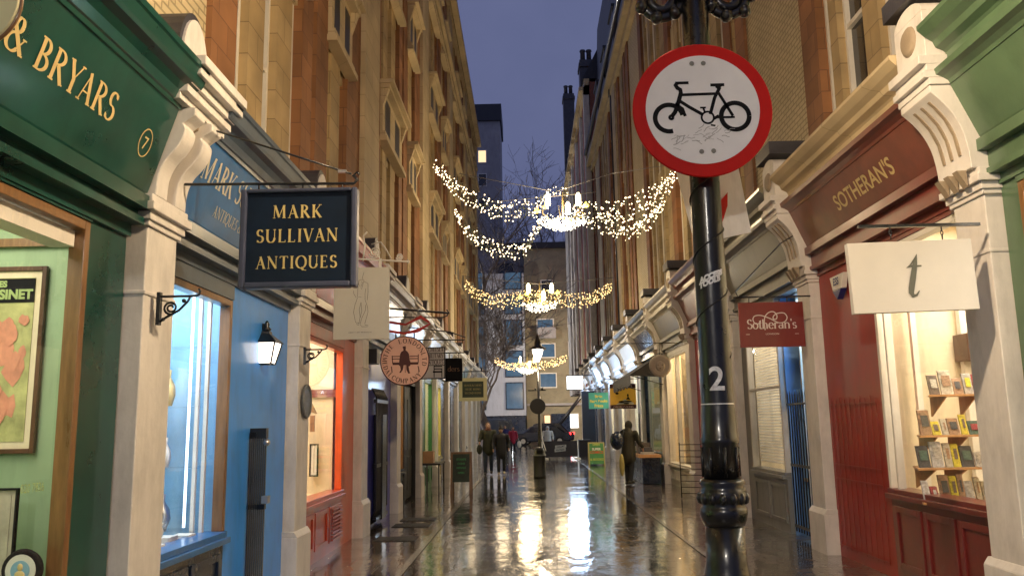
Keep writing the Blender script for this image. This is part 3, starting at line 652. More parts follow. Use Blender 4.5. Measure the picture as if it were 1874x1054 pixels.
W_ = (1, .84, .62); C_ = (.70, .86, 1)
s0 = shopfront(-1, 2.02, 5.48, 'green picture shop at the near left with a poster in its window', 'green', 'green',
     [('panel', 2.02, 2.35), ('window', 2.35, 5.0, dict(sill=.5, head=3.0, fm='oak', wall='mint', p=20, lc=(1, .92, .74), dep=1.3)), ('panel', 5.0, 5.48)])
s1 = shopfront(-1, 6.02, 9.35, 'blue antiques shop with a bright white window and a plain blue wall', 'msblue', 'slateblue',
     [('window', 6.02, 7.55, dict(sill=.80, head=2.88, m='slateblue', fm='oak', rm='navy', hm='slateblue', sm='msblue', wall='deepblue', fl='pale', p=52, lc=(.82, .92, 1), strip='cool', bars=(), dep=1.3)), ('panel', 7.55, 9.35, dict(m='blue'))], headm='slateblue')
s2 = shopfront(-1, 9.89, 13.03, 'orange-red shop with a cream lit window', 'orangered', 'orangered',
     [('window', 9.89, 12.25, dict(sill=.80, head=2.85, m='orangered', fm='orange', rm='orangered', wall='cream', p=38, lc=(1, .90, .72))), ('panel', 12.25, 13.03, dict(m='orange'))], headm='brownfas')
s3 = shopfront(-1, 13.57, 16.53, 'violet-blue shop wall with a folded black gate', 'slateblue', 'pale', [('panel', 13.57, 16.53, dict(m='purple'))])
s4 = shopfront(-1, 17.07, 20.03, 'black doorway with a thin strip of lit window', 'greyfas', 'pale', [('window', 17.07, 18.2, dict(m='black', fm='oak', p=30, lc=W_)), ('door', 18.2, 20.03, dict(m='black'))])
s5 = shopfront(-1, 20.57, 23.63, 'green shopfront behind the small table', 'slateblue', 'pale', [('panel', 20.57, 22.0, dict(m='grassgreen')), ('window', 22.0, 23.63, dict(m='grassgreen', p=22, wall='mint', lc=(1, .9, .5)))])
s6 = shopfront(-1, 24.17, 27.23, 'shop with a yellow lit window beside dark blue panel', 'greyfas', 'pale', [('window', 24.17, 26.0, dict(m='yellowgr', p=45, lc=(1, .86, .35))), ('panel', 26.0, 27.23, dict(m='navy'))])
ms = ['navy', 'teal', 'navy', 'pale', 'navy']
for k in range(5):
    a, b_ = PL[7+k]+.27, PL[8+k]-.27
    shopfront(-1, a, b_, ['dark blue shopfront behind the chalkboard', 'teal shopfront beyond the cream framed hanging sign', 'dark shopfront behind the walking couple', 'pale painted shopfront near the far left corner', 'last dark blue shopfront of the left side'][k],
              ms[k], 'pale', [('window', a, a+1.6, dict(m=ms[k], p=26, lc=C_ if k > 1 else W_)), ('panel', a+1.6, b_, dict(m='pale' if k > 1 else 'navy'))])
t0 = shopfront(1, 2.77, 6.53, 'sage green shop at the near right with a gold edged window', 'sage', 'sage', [('window', 2.77, 6.3, dict(sill=.8, head=3.5, fm='oak', wall='cream', p=36, lc=(1, .90, .72))), ('panel', 6.3, 6.53)], top2='sage')
t1 = shopfront(1, 7.07, 10.78, 'dark red bookshop with a lit window of book shelves and a red door', 'brownfas', 'brownfas',
     [('window', 7.07, 9.15, dict(sill=.95, head=3.5, m='maroon', fm='sash', rm='maroon', wall='cream', p=42, lc=(1, .92, .76), bars=(8.95,))), ('panel', 9.15, 10.78, dict(m='red'))], top2='buff_light', headm='maroon')
t2 = shopfront(1, 11.32, 14.93, 'grey shop with slatted blinds and a blue lit doorway', 'greyfas', 'grey',
     [('panel', 11.32, 11.42, dict(m='grey')), ('window', 12.75, 14.6, dict(sill=.90, head=3.3, m='grey', fm='pale', wall='cream', p=26, lc=(1, .9, .75), transom=2.2)), ('panel', 14.6, 14.93, dict(m='grey'))], top2='greyfas', headm='grey')
t3 = shopfront(1, 15.47, 19.03, 'red shop hidden behind the lamp post', 'brownfas', 'brownfas', [('window', 15.47, 17.3, dict(m='red', fm='red', p=12, lc=W_)), ('panel', 17.3, 19.03, dict(m='red'))], top2='brownfas')
t4 = shopfront(1, 19.57, 23.13, 'pale shop with warm lit glass beside the wire rack', 'greyfas', 'pale', [('window', 19.57, 21.6, dict(m='pale', p=45, sill=.6, lc=(1, .8, .52))), ('window', 21.6, 23.13, dict(m='pale', p=45, sill=.6, lc=(1, .8, .52)))], top2='pale')
t5 = shopfront(1, 23.67, 27.43, 'dark teal shop under the black awning', 'navy', 'pale', [('panel', 23.67, 24.2, dict(m='navy')), ('window', 24.2, 27.43, dict(m='navy', p=7, wall='teal', lc=(.9, .9, .6)))], top2='grey')
fas_white = mat('backlit_fascia', (.6, .68, .8), .5, var=.05, bump=0, emis=.55, ecol=(.62, .78, 1))
K['bfas'] = fas_white
lr = ['bright shop with pale lit windows behind the yellow sign', 'shop with a backlit pale fascia beyond the yellow sign', 'shop with a backlit fascia by the green A-board', 'blue-lit shop beyond the teal sign', 'dark blue framed shop next to the brilliant lightbox', 'farthest shop but one on the right', 'farthest shop on the right']
for k in range(7):
    a, b_ = PR[6+k]+.27, PR[7+k]-.27
    shopfront(1, a, b_, lr[k], 'bfas', 'pale', [('window', a, a+2.2, dict(m='pale' if k < 3 else 'navy', p=50, sill=.45, lc=(.95, .95, .8) if k < 3 else C_, wall='cream')), ('panel', a+2.2, b_, dict(m='pale' if k < 3 else 'navy'))], top2='grey')

# ================================================================== FASCIA LETTERING AND SHOP DETAILS
def slanted(side):   # fascia plane: direction up the slope and its outward normal
    XP = XL if side < 0 else XR; z0, z1 = (3.33, 3.93) if side < 0 else (3.97, 4.42)
    v = Vector((-side*.19, 0, z1-z0)).normalized(); n = Vector((-side*(z1-z0), 0, -.19)).normalized()
    return v, n
def on_fascia(side, y, z):
    XP = XL if side < 0 else XR; z0, z1 = (3.33, 3.93) if side < 0 else (3.97, 4.42)
    return Vector((side*(XP-.19*(z-z0)/(z1-z0)), y, z))
v, n = slanted(-1)
def kids(root, nm): return [c for c in root.children if c.name.split('.')[0] == nm][0]
q = MB(); serif(q, '& BRYARS', on_fascia(-1, 3.72, 3.575), UY, v, n, .178, 'l', sp=.07, bold=1.15, stretch=1.02); 
q.build('lettering', 'gold', kids(s0, 'fascia'))
q = MB(); c_ = on_fascia(-1, 5.22, 3.60)
ring = [(math.cos(2*math.pi*i/28)*.075, math.sin(2*math.pi*i/28)*.095) for i in range(29)]
stroke(q, ring, [.008]*29, c_, UY, v, n, .003); sans(q, '7', c_-v*.045, UY, v, n, .09, lift=.004); q.build('lettering', 'gold', kids(s0, 'fascia'))
q = MB(); serif(q, 'MARK SULLIVAN', on_fascia(-1, 6.12, 3.64), UY, v, n, .205, 'l', sp=.06, stretch=.92, bold=1.25)
serif(q, 'ANTIQUES & DECORATIVE', on_fascia(-1, 6.55, 3.44), UY, v, n, .095, 'l', sp=.06, stretch=.95); K['palegold'] = mat('pale_gold_paint', (.55, .52, .40), .4, var=.05, bump=0)
q.build('lettering', 'palegold', kids(s1, 'fascia'))
v, n = slanted(1)
q = MB(); sans(q, "SOTHERAN'S", on_fascia(1, 8.68, 4.10), -UY, v, n, .185, 'CENTER', stretch=1.02, thick=.004); q.build('lettering', 'gold', kids(t1, 'fascia'))
q = MB(); serif(q, 'BOOKS & PRINTS', on_fascia(1, 13.1, 4.13), -UY, v, n, .14, 'c', stretch=1.0); 
# pictures in the near left window
K['palecream'] = mat('pale_yellow_board', (.78, .72, .42), .5, var=.04, bump=0)
K['poster'] = mat('printed_poster', (.42, .42, .18), .5, var=.35, scale=7, bump=0)
K['posterpink'] = mat('poster_pink', (.62, .26, .17), .5, var=.2, scale=9, bump=0)
K['frame_dk'] = mat('dark_walnut_frame', (.085, .035, .018), .35, var=.3, bump=.05)
def at(px, py, Y):      # point at distance Y along the street seen at that place in the photo
    d = fw+rt*((px-937)/F_PX)-up*((py-527)/F_PX); t = Y/d.y; return Vector((0, 0, 1.7))+d*t
def picture(name, label, x0, x1, y, z0, z1, fw_=.035, frame='frame_dk', art='poster', mount='cream', mg=.05):   # faces the camera (-Y)
    r = empty(name, ((x0+x1)/2, y, z0), label, 'picture')
    b = MB(); b.box(x0, x0+fw_, y-.03, y, z0, z1); b.box(x1-fw_, x1, y-.03, y, z0, z1); b.box(x0+fw_, x1-fw_, y-.03, y, z0, z0+fw_); b.box(x0+fw_, x1-fw_, y-.03, y, z1-fw_, z1); b.build('frame', frame, r, bev=.003)
    b = MB(); b.box(x0+fw_*.9, x1-fw_*.9, y-.014, y-.002, z0+fw_*.9, z1-fw_*.9); b.build('mount', mount, r)
    b = MB(); b.box(x0+fw_+mg, x1-fw_-mg, y-.018, y-.015, z0+fw_+mg, z1-fw_-mg); a = b.build('print', art, r)
    return r, a
yw = 5.29
p0, p1 = at(0, 830, yw), at(91, 488, yw)
r_, a_ = picture('framed_poster', 'large framed poster with a black title band and pale pink figures, on the green wall', p1.x-.95, p1.x, yw, p0.z-.0, p1.z, .03, mg=.045)
q = MB(); q.box(p1.x-.87, p1.x-.075, yw-.022, yw-.019, p1.z-.24, p1.z-.08); q.build('title_band', 'ink', r_)
K['posterlet'] = mat('poster_lettering', (.32, .42, .16), .5, var=0, bump=0)
q = MB(); sans(q, 'SSINET', (p1.x-.085, yw-.0225, p1.z-.215), UX, UZ, -UY, .062, 'RIGHT', thick=.004); sans(q, 'ES', (p1.x-.26, yw-.0225, p1.z-.135), UX, UZ, -UY, .04, 'RIGHT', thick=.003)
q.build('lettering', 'posterlet', r_)
q = MB()
for k in range(16):
    cx_, cz_ = p1.x-.12-random.random()*.3, p0.z+.25+random.random()*.75; rr_ = .03+random.random()*.06
    q.flat([(cx_+rr_*math.cos(a)*random.uniform(.6, 1.2), yw-.0195-k*.0003, cz_+rr_*math.sin(a)*random.uniform(.7, 1.6)) for a in [2*math.pi*i/9 for i in range(9)]])
q.build('painted_figures', 'posterpink', r_)
K['engrav'] = mat('engraving_paper', (.42, .38, .30), .6, var=.3, scale=5, bump=0)
p0, p1 = at(45, 1045, 5.0), at(38, 892, 5.0)
r_, a_ = picture('framed_drawing', 'thin black framed grey drawing leaning below the poster', p1.x-.55, p1.x, 5.0, p0.z-.1, p1.z, .012, frame='ink', art='engrav', mount='engrav', mg=.03)
c_ = at(42, 1042, 4.85); r_ = empty('oval_portrait', c_, 'small oval portrait in a black frame at the bottom left corner', 'picture')
q = MB(); q.lathe([(.10, -.02), (.112, -.022), (.118, 0), (.11, .02)], c_, 26, axis='y'); q.build('frame', 'ink', r_)
q = MB(); q.lathe([(.088, -.026), (.088, -.022)], c_, 26, axis='y'); q.build('mount', 'paper', r_)
q = MB(); q.lathe([(.055, -.030), (.055, -.027)], c_, 22, axis='y'); q.build('ground', 'deepblue', r_)
q = MB(); q.ball((c_.x, c_.y-.03, c_.z+.018), (.017, .004, .022)); q.ball((c_.x, c_.y-.03, c_.z-.025), (.032, .004, .025)); q.build('bust', 'gold', r_)
q = MB(); a, b = at(-60, 447, yw), at(142, 438, yw); q.box(a.x, b.x+.08, yw-.03, yw+.0, a.z-.03, a.z+.025); tag(q.build('picture_rail', 'oak', origin=((a.x+b.x)/2, yw, a.z)), 'orange brown wooden rail across the green wall above the poster', 'rail')
b = MB(); b.box(-2.80, -2.95, 2.45, 4.93, 2.83, 2.93); b.build('blind_box', 'sash', s0)
c_ = at(-48, 6, 3.1); r_ = empty('round_sign', (c_.x, 3.1, c_.z-.2), 'pale yellow round hanging sign cut off by the top left corner', 'sign')
q = MB(); q.lathe([(.195, -.02), (.2, 0), (.195, .02)], c_, 40, axis='y'); q.build('board', 'palecream', r_); q = MB(); q.tube([(c_.x+.2*math.cos(2*math.pi*i/40), 3.1, c_.z+.2*math.sin(2*math.pi*i/40)) for i in range(41)], .009, 6, cap=False); q.build('rim', 'oak', r_)
q = MB(); q.tube([(c_.x, 3.1, c_.z+.2), (c_.x, 3.1, c_.z+.32)], .01, 6); q.tube([(-2.45, 3.1, c_.z+.32), (c_.x+.1, 3.1, c_.z+.32)], .012, 6); q.build('bracket', 'iron', r_)
# telephone number on the green shop's glass
q = MB(); gp = Vector((-2.79, 4.55, 1.37)); sans(q, '020 7836', gp, UY, UZ, UX, .05, 'LEFT', lift=.006, stretch=.85); q.build('lettering', 'posterlet', s0)
def scroll_bracket(name, label, px, py, Y, w, h, m='iron', flip=1, group=None, bar=True):
    o = at(px, py, Y); r = empty(name, (o.x, Y, o.z-h), label, 'bracket', group)
    b = MB(); b.box(o.x-.012, o.x+.012, Y-.02, Y+.02, o.z-h, o.z+.03); b.build('wall_plate', m, r)
    b = MB(); b.tube([(o.x, Y, o.z), (o.x+w*.9, Y, o.z), (o.x+w, Y, o.z+.01), (o.x+w*1.02, Y, o.z+.035), (o.x+w*.98, Y, o.z+.05)], .009, 6)
    b.tube([(o.x, Y, o.z-h*.92), (o.x+w*.2, Y, o.z-h*.72), (o.x+w*.5, Y, o.z-h*.5), (o.x+w*.72, Y, o.z-h*.18), (o.x+w*.78, Y, o.z)], .009, 6); b.build('arm', m, r)
    b = MB(); pts = []
    for i in range(34):
        a = i/33*math.pi*3.6; q_ = .012+.042*i/33*(h/.24); pts.append((o.x+w*.30+q_*math.cos(a)*1.1, Y, o.z-h*.40+q_*math.sin(a)))
    b.tube(pts, .008, 6); b.ball((o.x+w*.62, Y, o.z-h*.16), .016); b.ball((o.x+w*.12, Y, o.z-h*.8), .014); b.build('scroll', m, r)
    return r
scroll_bracket('scroll_bracket', 'black iron scroll bracket on the big left pilaster, beside the blue shop window', 292, 543, 5.62, .28, .20)
scroll_bracket('scroll_bracket', 'small black iron scroll bracket on the pilaster with the oval plaque', 558, 640, 9.3, .25, .17)
# antiques window things
def small_box(name, label, cat, x0, x1, y0, y1, z0, z1, m, group=None): q = MB(); q.box(x0, x1, y0, y1, z0, z1); return tag(q.build(name, m, origin=((x0+x1)/2, (y0+y1)/2, z0), bev=.004), label, cat, group)
for k, (y, x, w, hgt, lb) in enumerate(((6.5, -2.93, .10, .05, 'low white dish nearest the antiques shop glass'), (6.85, -3.0, .12, .07, 'white square box in the middle of the antiques window floor'), (7.15, -2.95, .10, .05, 'small white tray at the far end of the antiques window'))):
    small_box('display_box', lb, 'ornament', x-w, x+w*.5, y, y+w*1.5, .765, .765+hgt, 'paper')
q = MB(); q.lathe([(.05, .765), (.05, .79), (.02, .80), (.018, .83), (.04, .86), (.05, .90), (.035, .93)], (-2.98, 6.72, 0), 12); q.ball((-2.98, 6.72, .965), .035); q.ball((-2.945, 6.72, .955), .014)
tag(q.build('figurine', 'paper', origin=(-2.98, 6.72, .765)), 'white porcelain figurine standing in the blue antiques window', 'ornament')
K['creamv'] = mat('cream_glaze', (.55, .45, .28), .2)
K['shelf_lit'] = mat('shelf_edge', (.6, .58, .4), .5)
r_ = empty('display_cabinet', (-3.6, 6.9, .8), 'pale upright shelving at the back of the blue antiques window', 'cabinet')
for yy in (6.5,): q = MB(); q.box(-3.62, -3.56, yy, yy+.05, .75, 2.35); q.build('upright', 'shelf_lit', r_)
for zz in (1.2, 1.6, 2.0): q = MB(); q.box(-3.75, -3.5, 6.5, 6.9, zz, zz+.02); q.build('shelf', 'shelf_lit', r_)
K['cooltube'] = mat('cool_light_tube', (.9, .95, 1), .5, emis=2.2, ecol=(.75, .88, 1), var=0, bump=0)
q = MB(); q.tube([(-3.05, 7.40, .85), (-3.05, 7.40, 2.9)], .013, 8); tag(q.build('vertical_light', 'cooltube', origin=(-3.15, 7.35, .85)), 'bright white vertical light at the far side of the antiques window', 'light')
r_ = empty('display_cabinet', (-3.3, 7.42, .8), 'white framed glass case standing at the far end of the antiques window', 'cabinet')
for xx in (-3.0, -2.92): q = MB(); q.box(xx-.016, xx+.016, 7.44, 7.48, .78, 2.95); q.build('upright', 'sash', r_)
for zz in (.80, 1.35, 1.9, 2.45): q = MB(); q.box(-3.95, -2.98, 7.44, 7.70, zz, zz+.012); q.build('shelf', 'glass', r_)
rs_ = random.Random(2)
vn = ['squat', 'tall', 'slender', 'round', 'narrow necked', 'wide', 'small', 'large', 'plain']
ii = 0
for zz, lv in ((.815, 'lowest'), (1.365, 'second'), (1.915, 'third')):
    for k, xx in enumerate((-3.80, -3.55, -3.32)):
        h_ = rs_.uniform(.16, .34); w_ = rs_.uniform(.05, .085); q = MB(); q.lathe([(w_*.6, 0), (w_, h_*.3), (w_*.9, h_*.55), (w_*.3, h_*.8), (w_*.4, h_)], (xx, 7.56, zz), 14)
        tag(q.build('vase', ['paper', 'gold', 'book3', 'deepblue', 'silver'][(ii*2) % 5] if False else ['paper', 'gold', 'creamv', 'deepblue', 'silver'][(ii*2) % 5], origin=(xx, 7.56, zz)), '%s vase on the %s shelf of the white glass case' % (vn[ii], lv), 'vase', 'vases in the glass case'); ii += 1
# blue wall: lantern and folded gate
def wall_lantern():
    o = at(487, 645, 8.45); r = empty('wall_lantern', o, 'lit four sided wall lantern on the blue wall', 'lantern')
    x, y, z = o
    K['lampglow'] = mat('lantern_glass_lit', (1, .9, .78), .4, emis=3.2, ecol=(1, .86, .72), var=.2, scale=9, bump=0)
    b = MB(); b.ext([(x-.045, y-.045, z-.13), (x+.045, y-.045, z-.13), (x+.045, y+.045, z-.13), (x-.045, y+.045, z-.13)], (0, 0, .01)); 
    tb, bb = .125, .075
    for sx in (-1, 1):
        for sy in (-1, 1): b.tube([(x+sx*bb, y+sy*bb, z-.12), (x+sx*tb, y+sy*tb, z+.10)], .009, 5)
    for zz, k in ((z-.12, bb), (z+.10, tb)):
        for (a, c) in (((-1, -1), (1, -1)), ((1, -1), (1, 1)), ((1, 1), (-1, 1)), ((-1, 1), (-1, -1))): b.tube([(x+a[0]*k, y+a[1]*k, zz), (x+c[0]*k, y+c[1]*k, zz)], .008, 5)
    b.build('cage', 'iron', r)
    b = MB(); v0 = len(b.v)
    for zz, k in ((z-.118, bb-.006), (z+.098, tb-.006)): b.v += [(x-k, y-k, zz), (x+k, y-k, zz), (x+k, y+k, zz), (x-k, y+k, zz)]
    for f in ((0, 1, 5, 4), (1, 2, 6, 5), (2, 3, 7, 6), (3, 0, 4, 7), (3, 2, 1, 0), (4, 5, 6, 7)): b.face([v0+i for i in f])
    b.build('glass', 'lampglow', r)
    b = MB(); v0 = len(b.v)
    for zz, k in ((z+.10, tb+.02), (z+.19, .045), (z+.22, .04)): b.v += [(x-k, y-k, zz), (x+k, y-k, zz), (x+k, y+k, zz), (x-k, y+k, zz)]
    for l in (0, 4):
        for i in range(4): j = (i+1) % 4; b.face([v0+l+i, v0+l+j, v0+l+4+j, v0+l+4+i])
    b.face([v0+3, v0+2, v0+1, v0]); b.face([v0+8, v0+9, v0+10, v0+11])
    b.lathe([(.035, .22), (.05, .24), (.02, .27), (.03, .29), (.01, .33)], (x, y, z), 10); b.build('roof', 'iron', r)
    b = MB(); b.tube([(x, y, z+.27), (x-.12, y, z+.30), (x-.2, y, z+.2), (-2.74, y, z+.12)], .012, 6); b.tube([(-2.745, y, z+.3), (-2.745, y, z-.1)], .02, 6); b.build('arm', 'iron', r)
    light('POINT', (x, y, z-.02), 17, (1, .93, .86), .06, name='lantern_lamp', parent=r)
    return r
wall_lantern()
r_ = empty('folded_gate', (-2.7, 8.2, 0), 'black folded lattice gate standing against the blue wall', 'gate')
for k in range(9):
    q = MB(); x = -2.735+k*.016; q.box(x, x+.007, 8.12+.01*k, 8.155+.01*k, .06, 1.66); q.build('upright', 'iron', r_)
q = MB(); q.box(-2.745, -2.585, 8.16, 8.23, 1.60, 1.70); q.box(-2.745, -2.585, 8.16, 8.23, .08, .16); q.box(-2.745, -2.585, 8.17, 8.22, .92, .97); q.build('cross_rail', 'iron', r_)
q = MB(); q.box(-2.60, -2.54, 8.12, 8.2, .98, 1.05); q.ball((-2.57, 8.14, 1.56), .035); q.build('lock', 'silver', r_)
r_ = empty('folded_gate', (-2.7, 14.6, 0), 'black folded gate against the violet wall', 'gate')
for k in range(9): q = MB(); q.tube([(-2.73, 14.3+k*.13, .05), (-2.62, 14.3+k*.13, .3), (-2.62, 14.3+k*.13, 2.2), (-2.7, 14.3+k*.13, 2.35)], .02, 6); q.build('upright', 'iron', r_)
q = MB(); q.box(-2.66, -2.60, 14.25, 15.4, 2.1, 2.16); q.box(-2.66, -2.60, 14.25, 15.4, 1.0, 1.06); q.box(-2.66, -2.60, 14.25, 15.4, .12, .18); q.box(-2.74, -2.58, 14.7, 15.1, .1, 1.9); q.build('cross_rail', 'iron', r_)
small_box('alarm_box', 'small black box high on the violet wall', 'alarm', -2.74, -2.55, 13.9, 14.2, 2.75, 3.0, 'iron')
# oval plaque
c_ = Vector((-2.60, 9.64, 2.0)); q = MB()
K['plaque'] = mat('slate_plaque', (.10, .11, .12), .35, var=.4, scale=40, bump=.4)
pts = [(c_.x, c_.y+.19*math.cos(2*math.pi*i/28), c_.z+.20*math.sin(2*math.pi*i/28)) for i in range(28)]; q.ext(pts, (.02, 0, 0))
o_ = q.build('oval_plaque', 'plaque', origin=c_); tag(o_, 'dark oval plaque fixed to the white pilaster by the blue wall', 'plaque')
q = MB(); q.tube([(c_.x+.022, c_.y+.18*math.cos(2*math.pi*i/28), c_.z+.19*math.sin(2*math.pi*i/28)) for i in range(29)], .008, 5, cap=False); q.build('rim', 'grey', o_)
# orange shop: vent and pictures
v_ = MB()
for k in range(9): v_.box(-2.72, -2.70, 11.55, 12.15, .16+k*.05, .185+k*.05)
v_.build('vent_grille', 'orangered', s2)
picture('framed_print', 'black framed print hanging in the orange shop window', at(566, 812, 12.4).x, at(582, 812, 12.4).x, 12.45, at(566, 872, 12.4).z, at(566, 812, 12.4).z, .02, frame='ink', art='engrav', mount='paper', mg=.04)
q = MB(); a = at(568, 718, 12.5); b = at(618, 726, 12.5); q.box(a.x, b.x, 12.5, 12.53, b.z-.0, a.z+.04); tag(q.build('picture_rail', 'maroon', origin=(a.x, 12.5, a.z)), 'dark red rail across the back of the orange shop window', 'rail')
q = MB(); a = at(571, 775, 12.3); q.box(a.x-.03, a.x+.03, 12.3, 12.34, a.z-.12, a.z+.12); q.ext([(a.x-.05, 12.3, a.z+.18), (a.x+.07, 12.3, a.z+.14), (a.x-.01, 12.3, a.z+.3)], (0, .03, 0)); tag(q.build('toy_figure', 'terra', origin=a), 'little red hanging figure inside the orange shop window', 'ornament')

# ================================================================== HANGING SIGNS ON THE LEFT
K['navyboard'] = mat('dark_navy_board', (.002, .010, .028), .5, var=.35, scale=3, bump=.05, spec=.3)
K['navyedge'] = mat('navy_moulding', (.045, .055, .10), .4, var=.2, bump=.05)
p0, p1 = at(438, 530, 5.9), at(656, 345, 5.9); y = 5.9
r_ = empty('hanging_sign', ((p0.x+p1.x)/2, y, p0.z), 'dark navy hanging board reading MARK SULLIVAN ANTIQUES in gold', 'sign')
b = MB(); b.box(p0.x+.03, p1.x-.03, y-.02, y+.03, p0.z+.03, p1.z-.03); bd = b.build('board', 'navyboard', r_)
b = MB()
for (x0, x1, z0, z1) in ((p0.x, p0.x+.045, p0.z, p1.z), (p1.x-.045, p1.x, p0.z, p1.z), (p0.x+.045, p1.x-.045, p0.z, p0.z+.045), (p0.x+.045, p1.x-.045, p1.z-.03, p1.z)): b.box(x0, x1, y-.05, y+.05, z0, z1)
b.build('moulding', 'navyedge', r_, bev=.012)
q = MB(); xc = (p0.x+p1.x)/2-.005
for t_, py, h in (('MARK', 399, .098), ('SULLIVAN', 443, .098), ('ANTIQUES', 491, .092)):
    zz = at(545, py, 5.88).z; serif(q, t_, (xc, y-.021, zz), UX, UZ, -UY, h, 'c', sp=.13 if t_ != 'MARK' else .16, bold=1.25, lift=.002)
K['goldbright'] = mat('gold_paint', (.62, .50, .20), .4, var=.12, scale=30, bump=0)
q.build('lettering', 'goldbright', bd)
r2 = empty('sign_bracket', (-2.6, 5.9, 3.5), 'long black iron bracket with stay and hook, holding the navy board', 'bracket')
a, c = at(312, 338, 5.9), at(648, 336, 5.9); b = MB(); b.tube([a, c, (c.x+.02, 5.9, c.z+.03), (c.x, 5.9, c.z+.06)], .011, 8)
b.tube([(c.x, 5.9, c.z), (c.x+.03, 5.9, c.z+.03), (c.x-.01, 5.9, c.z+.06), (c.x+.02, 5.9, c.z+.085), (c.x+.04, 5.9, c.z+.07)], .009, 6); b.build('bar', 'iron', r2)
a2 = at(352, 226, 5.9); b = MB(); b.tube([a2, (c.x-.02, 5.9, c.z+.075)], .008, 8); b.build('stay', 'iron', r2); b = MB(); b.box(c.x-.12, c.x-.06, 5.885, 5.915, c.z+.085, c.z+.105); b.build('turnbuckle', 'silver', r2)
for xx in (p0.x+.12, p0.x+.45, p1.x-.12): b = MB(); b.tube([(xx, 5.9, p1.z), (xx, 5.9, c.z)], .007, 5); b.build('hook', 'iron', r2)

def hang(name, label, px0, py0, px1, py1, Y, m, t=.03, bar=None, edge=None, ew=.03, hooks=True, group=None, tilt=0):
    a, b_ = at(px0, py1, Y), at(px1, py0, Y); r = empty(name, ((a.x+b_.x)/2, Y, a.z), label, 'sign', group)
    b = MB(); b.box(a.x, b_.x, Y-t/2, Y+t/2, a.z, b_.z); bd = b.build('board', m, r, bev=.003)
    if edge:
        b = MB()
        for (x0, x1, z0, z1) in ((a.x, a.x+ew, a.z, b_.z), (b_.x-ew, b_.x, a.z, b_.z), (a.x+ew, b_.x-ew, a.z, a.z+ew), (a.x+ew, b_.x-ew, b_.z-ew, b_.z)): b.box(x0, x1, Y-t/2-.012, Y+t/2+.012, z0, z1)
        b.build('frame', edge, r)
    if bar:
        b = MB(); c, d = at(bar[0], bar[2], Y), at(bar[1], bar[2], Y); b.tube([(c.x, Y, c.z), (d.x, Y, c.z)], .013, 6)
        for xx in (a.x+(b_.x-a.x)*.2, a.x+(b_.x-a.x)*.8): b.tube([(xx, Y, b_.z), (xx, Y, c.z)], .007, 5)
        b.build('bracket', 'iron', r)
    return r, bd, a, b_
K['drawboard'] = mat('pale_grey_board', (.50, .48, .41), .55, var=.05, bump=.03)
r_, bd, a, b_ = hang('hanging_sign', 'pale grey hanging board with a line drawing of a suited figure', 610, 489, 713, 622, 9.8, 'drawboard')
q = MB(); sx, sz = (b_.x-a.x)/780, (b_.z-a.z)/1000
def dl(pts, w=4): stroke(q, [((x-40)*sx, (1035-y_)*sz) for x, y_ in pts], [w*sx]*len(pts), Vector((a.x, 9.785, a.z)), UX, UZ, -UY, .003)
for pts in ([(462, 100), (440, 180), (450, 205)], [(395, 215), (430, 205), (460, 215)], [(395, 215), (385, 260), (430, 345), (465, 215)], [(430, 230), (440, 260), (425, 300)], [(385, 260), (378, 350), (375, 445), (430, 452)], [(318, 360), (320, 400), (355, 455)],
            [(465, 235), (520, 262), (522, 380), (512, 495)], [(490, 330), (480, 400), (482, 480)], [(375, 455), (340, 560), (322, 660), (352, 800), (405, 812)], [(425, 525), (402, 620), (415, 730), (400, 815)], [(425, 525), (438, 640), (420, 730)], [(480, 480), (520, 600), (525, 660), (482, 825)], [(490, 560), (488, 640), (440, 740), (418, 820)],
            [(370, 812), (375, 835), (400, 838), (400, 815)], [(420, 830), (440, 862), (520, 862), (528, 845), (480, 838)]): dl(pts)
bxx = Vector((a.x+(415-40)*sx, 9.785, a.z+(1035-946)*sz)); sans(q, 'LIBERTY ART PRODUCTS', bxx, UX, UZ, -UY, .012, 'CENTER', stretch=1.5)
q.build('drawing', 'ink', bd)
K['whiteiron'] = mat('white_painted_iron', (.62, .58, .52), .4, var=.05, bump=0)
r2 = empty('scroll_bracket', (-2.5, 9.8, 3.7), 'white painted iron scroll bracket above the figure drawing sign', 'bracket')
a0, c0 = at(655, 474, 9.8), at(750, 479, 9.8)
b = MB(); b.tube([(-2.55, 9.8, a0.z+.02), a0, (c0.x, 9.8, c0.z)], .011, 6); b.box(a.x+.1, a.x+.13, 9.79, 9.81, b_.z, a0.z); b.box(b_.x-.13, b_.x-.10, 9.79, 9.81, b_.z, a0.z); b.tube([(c0.x-.03, 9.8, c0.z-.02), (c0.x-.01, 9.8, c0.z), (c0.x-.03, 9.8, c0.z+.03)], .01, 5); b.build('bar', 'whiteiron', r2)
for (px, py, rr_) in ((686, 462, .075), (731, 470, .045)):
    o = at(px, py, 9.8); b = MB(); b.tube([(o.x+(rr_*(1-i/36*.85))*math.cos(i/36*4.4*math.pi+3.4), 9.8, o.z+(rr_*(1-i/36*.85))*math.sin(i/36*4.4*math.pi+3.4)) for i in range(37)], .008, 6); b.build('scroll', 'whiteiron', r2)
b = MB(); b.tube([at(x, y_, 9.8) for x, y_ in ((664, 478), (668, 450), (665, 432), (672, 425))], .01, 6); b.tube([at(x, y_, 9.8) for x, y_ in ((680, 447), (697, 443), (706, 455), (716, 474))], .008, 6); b.build('tendril', 'whiteiron', r2)
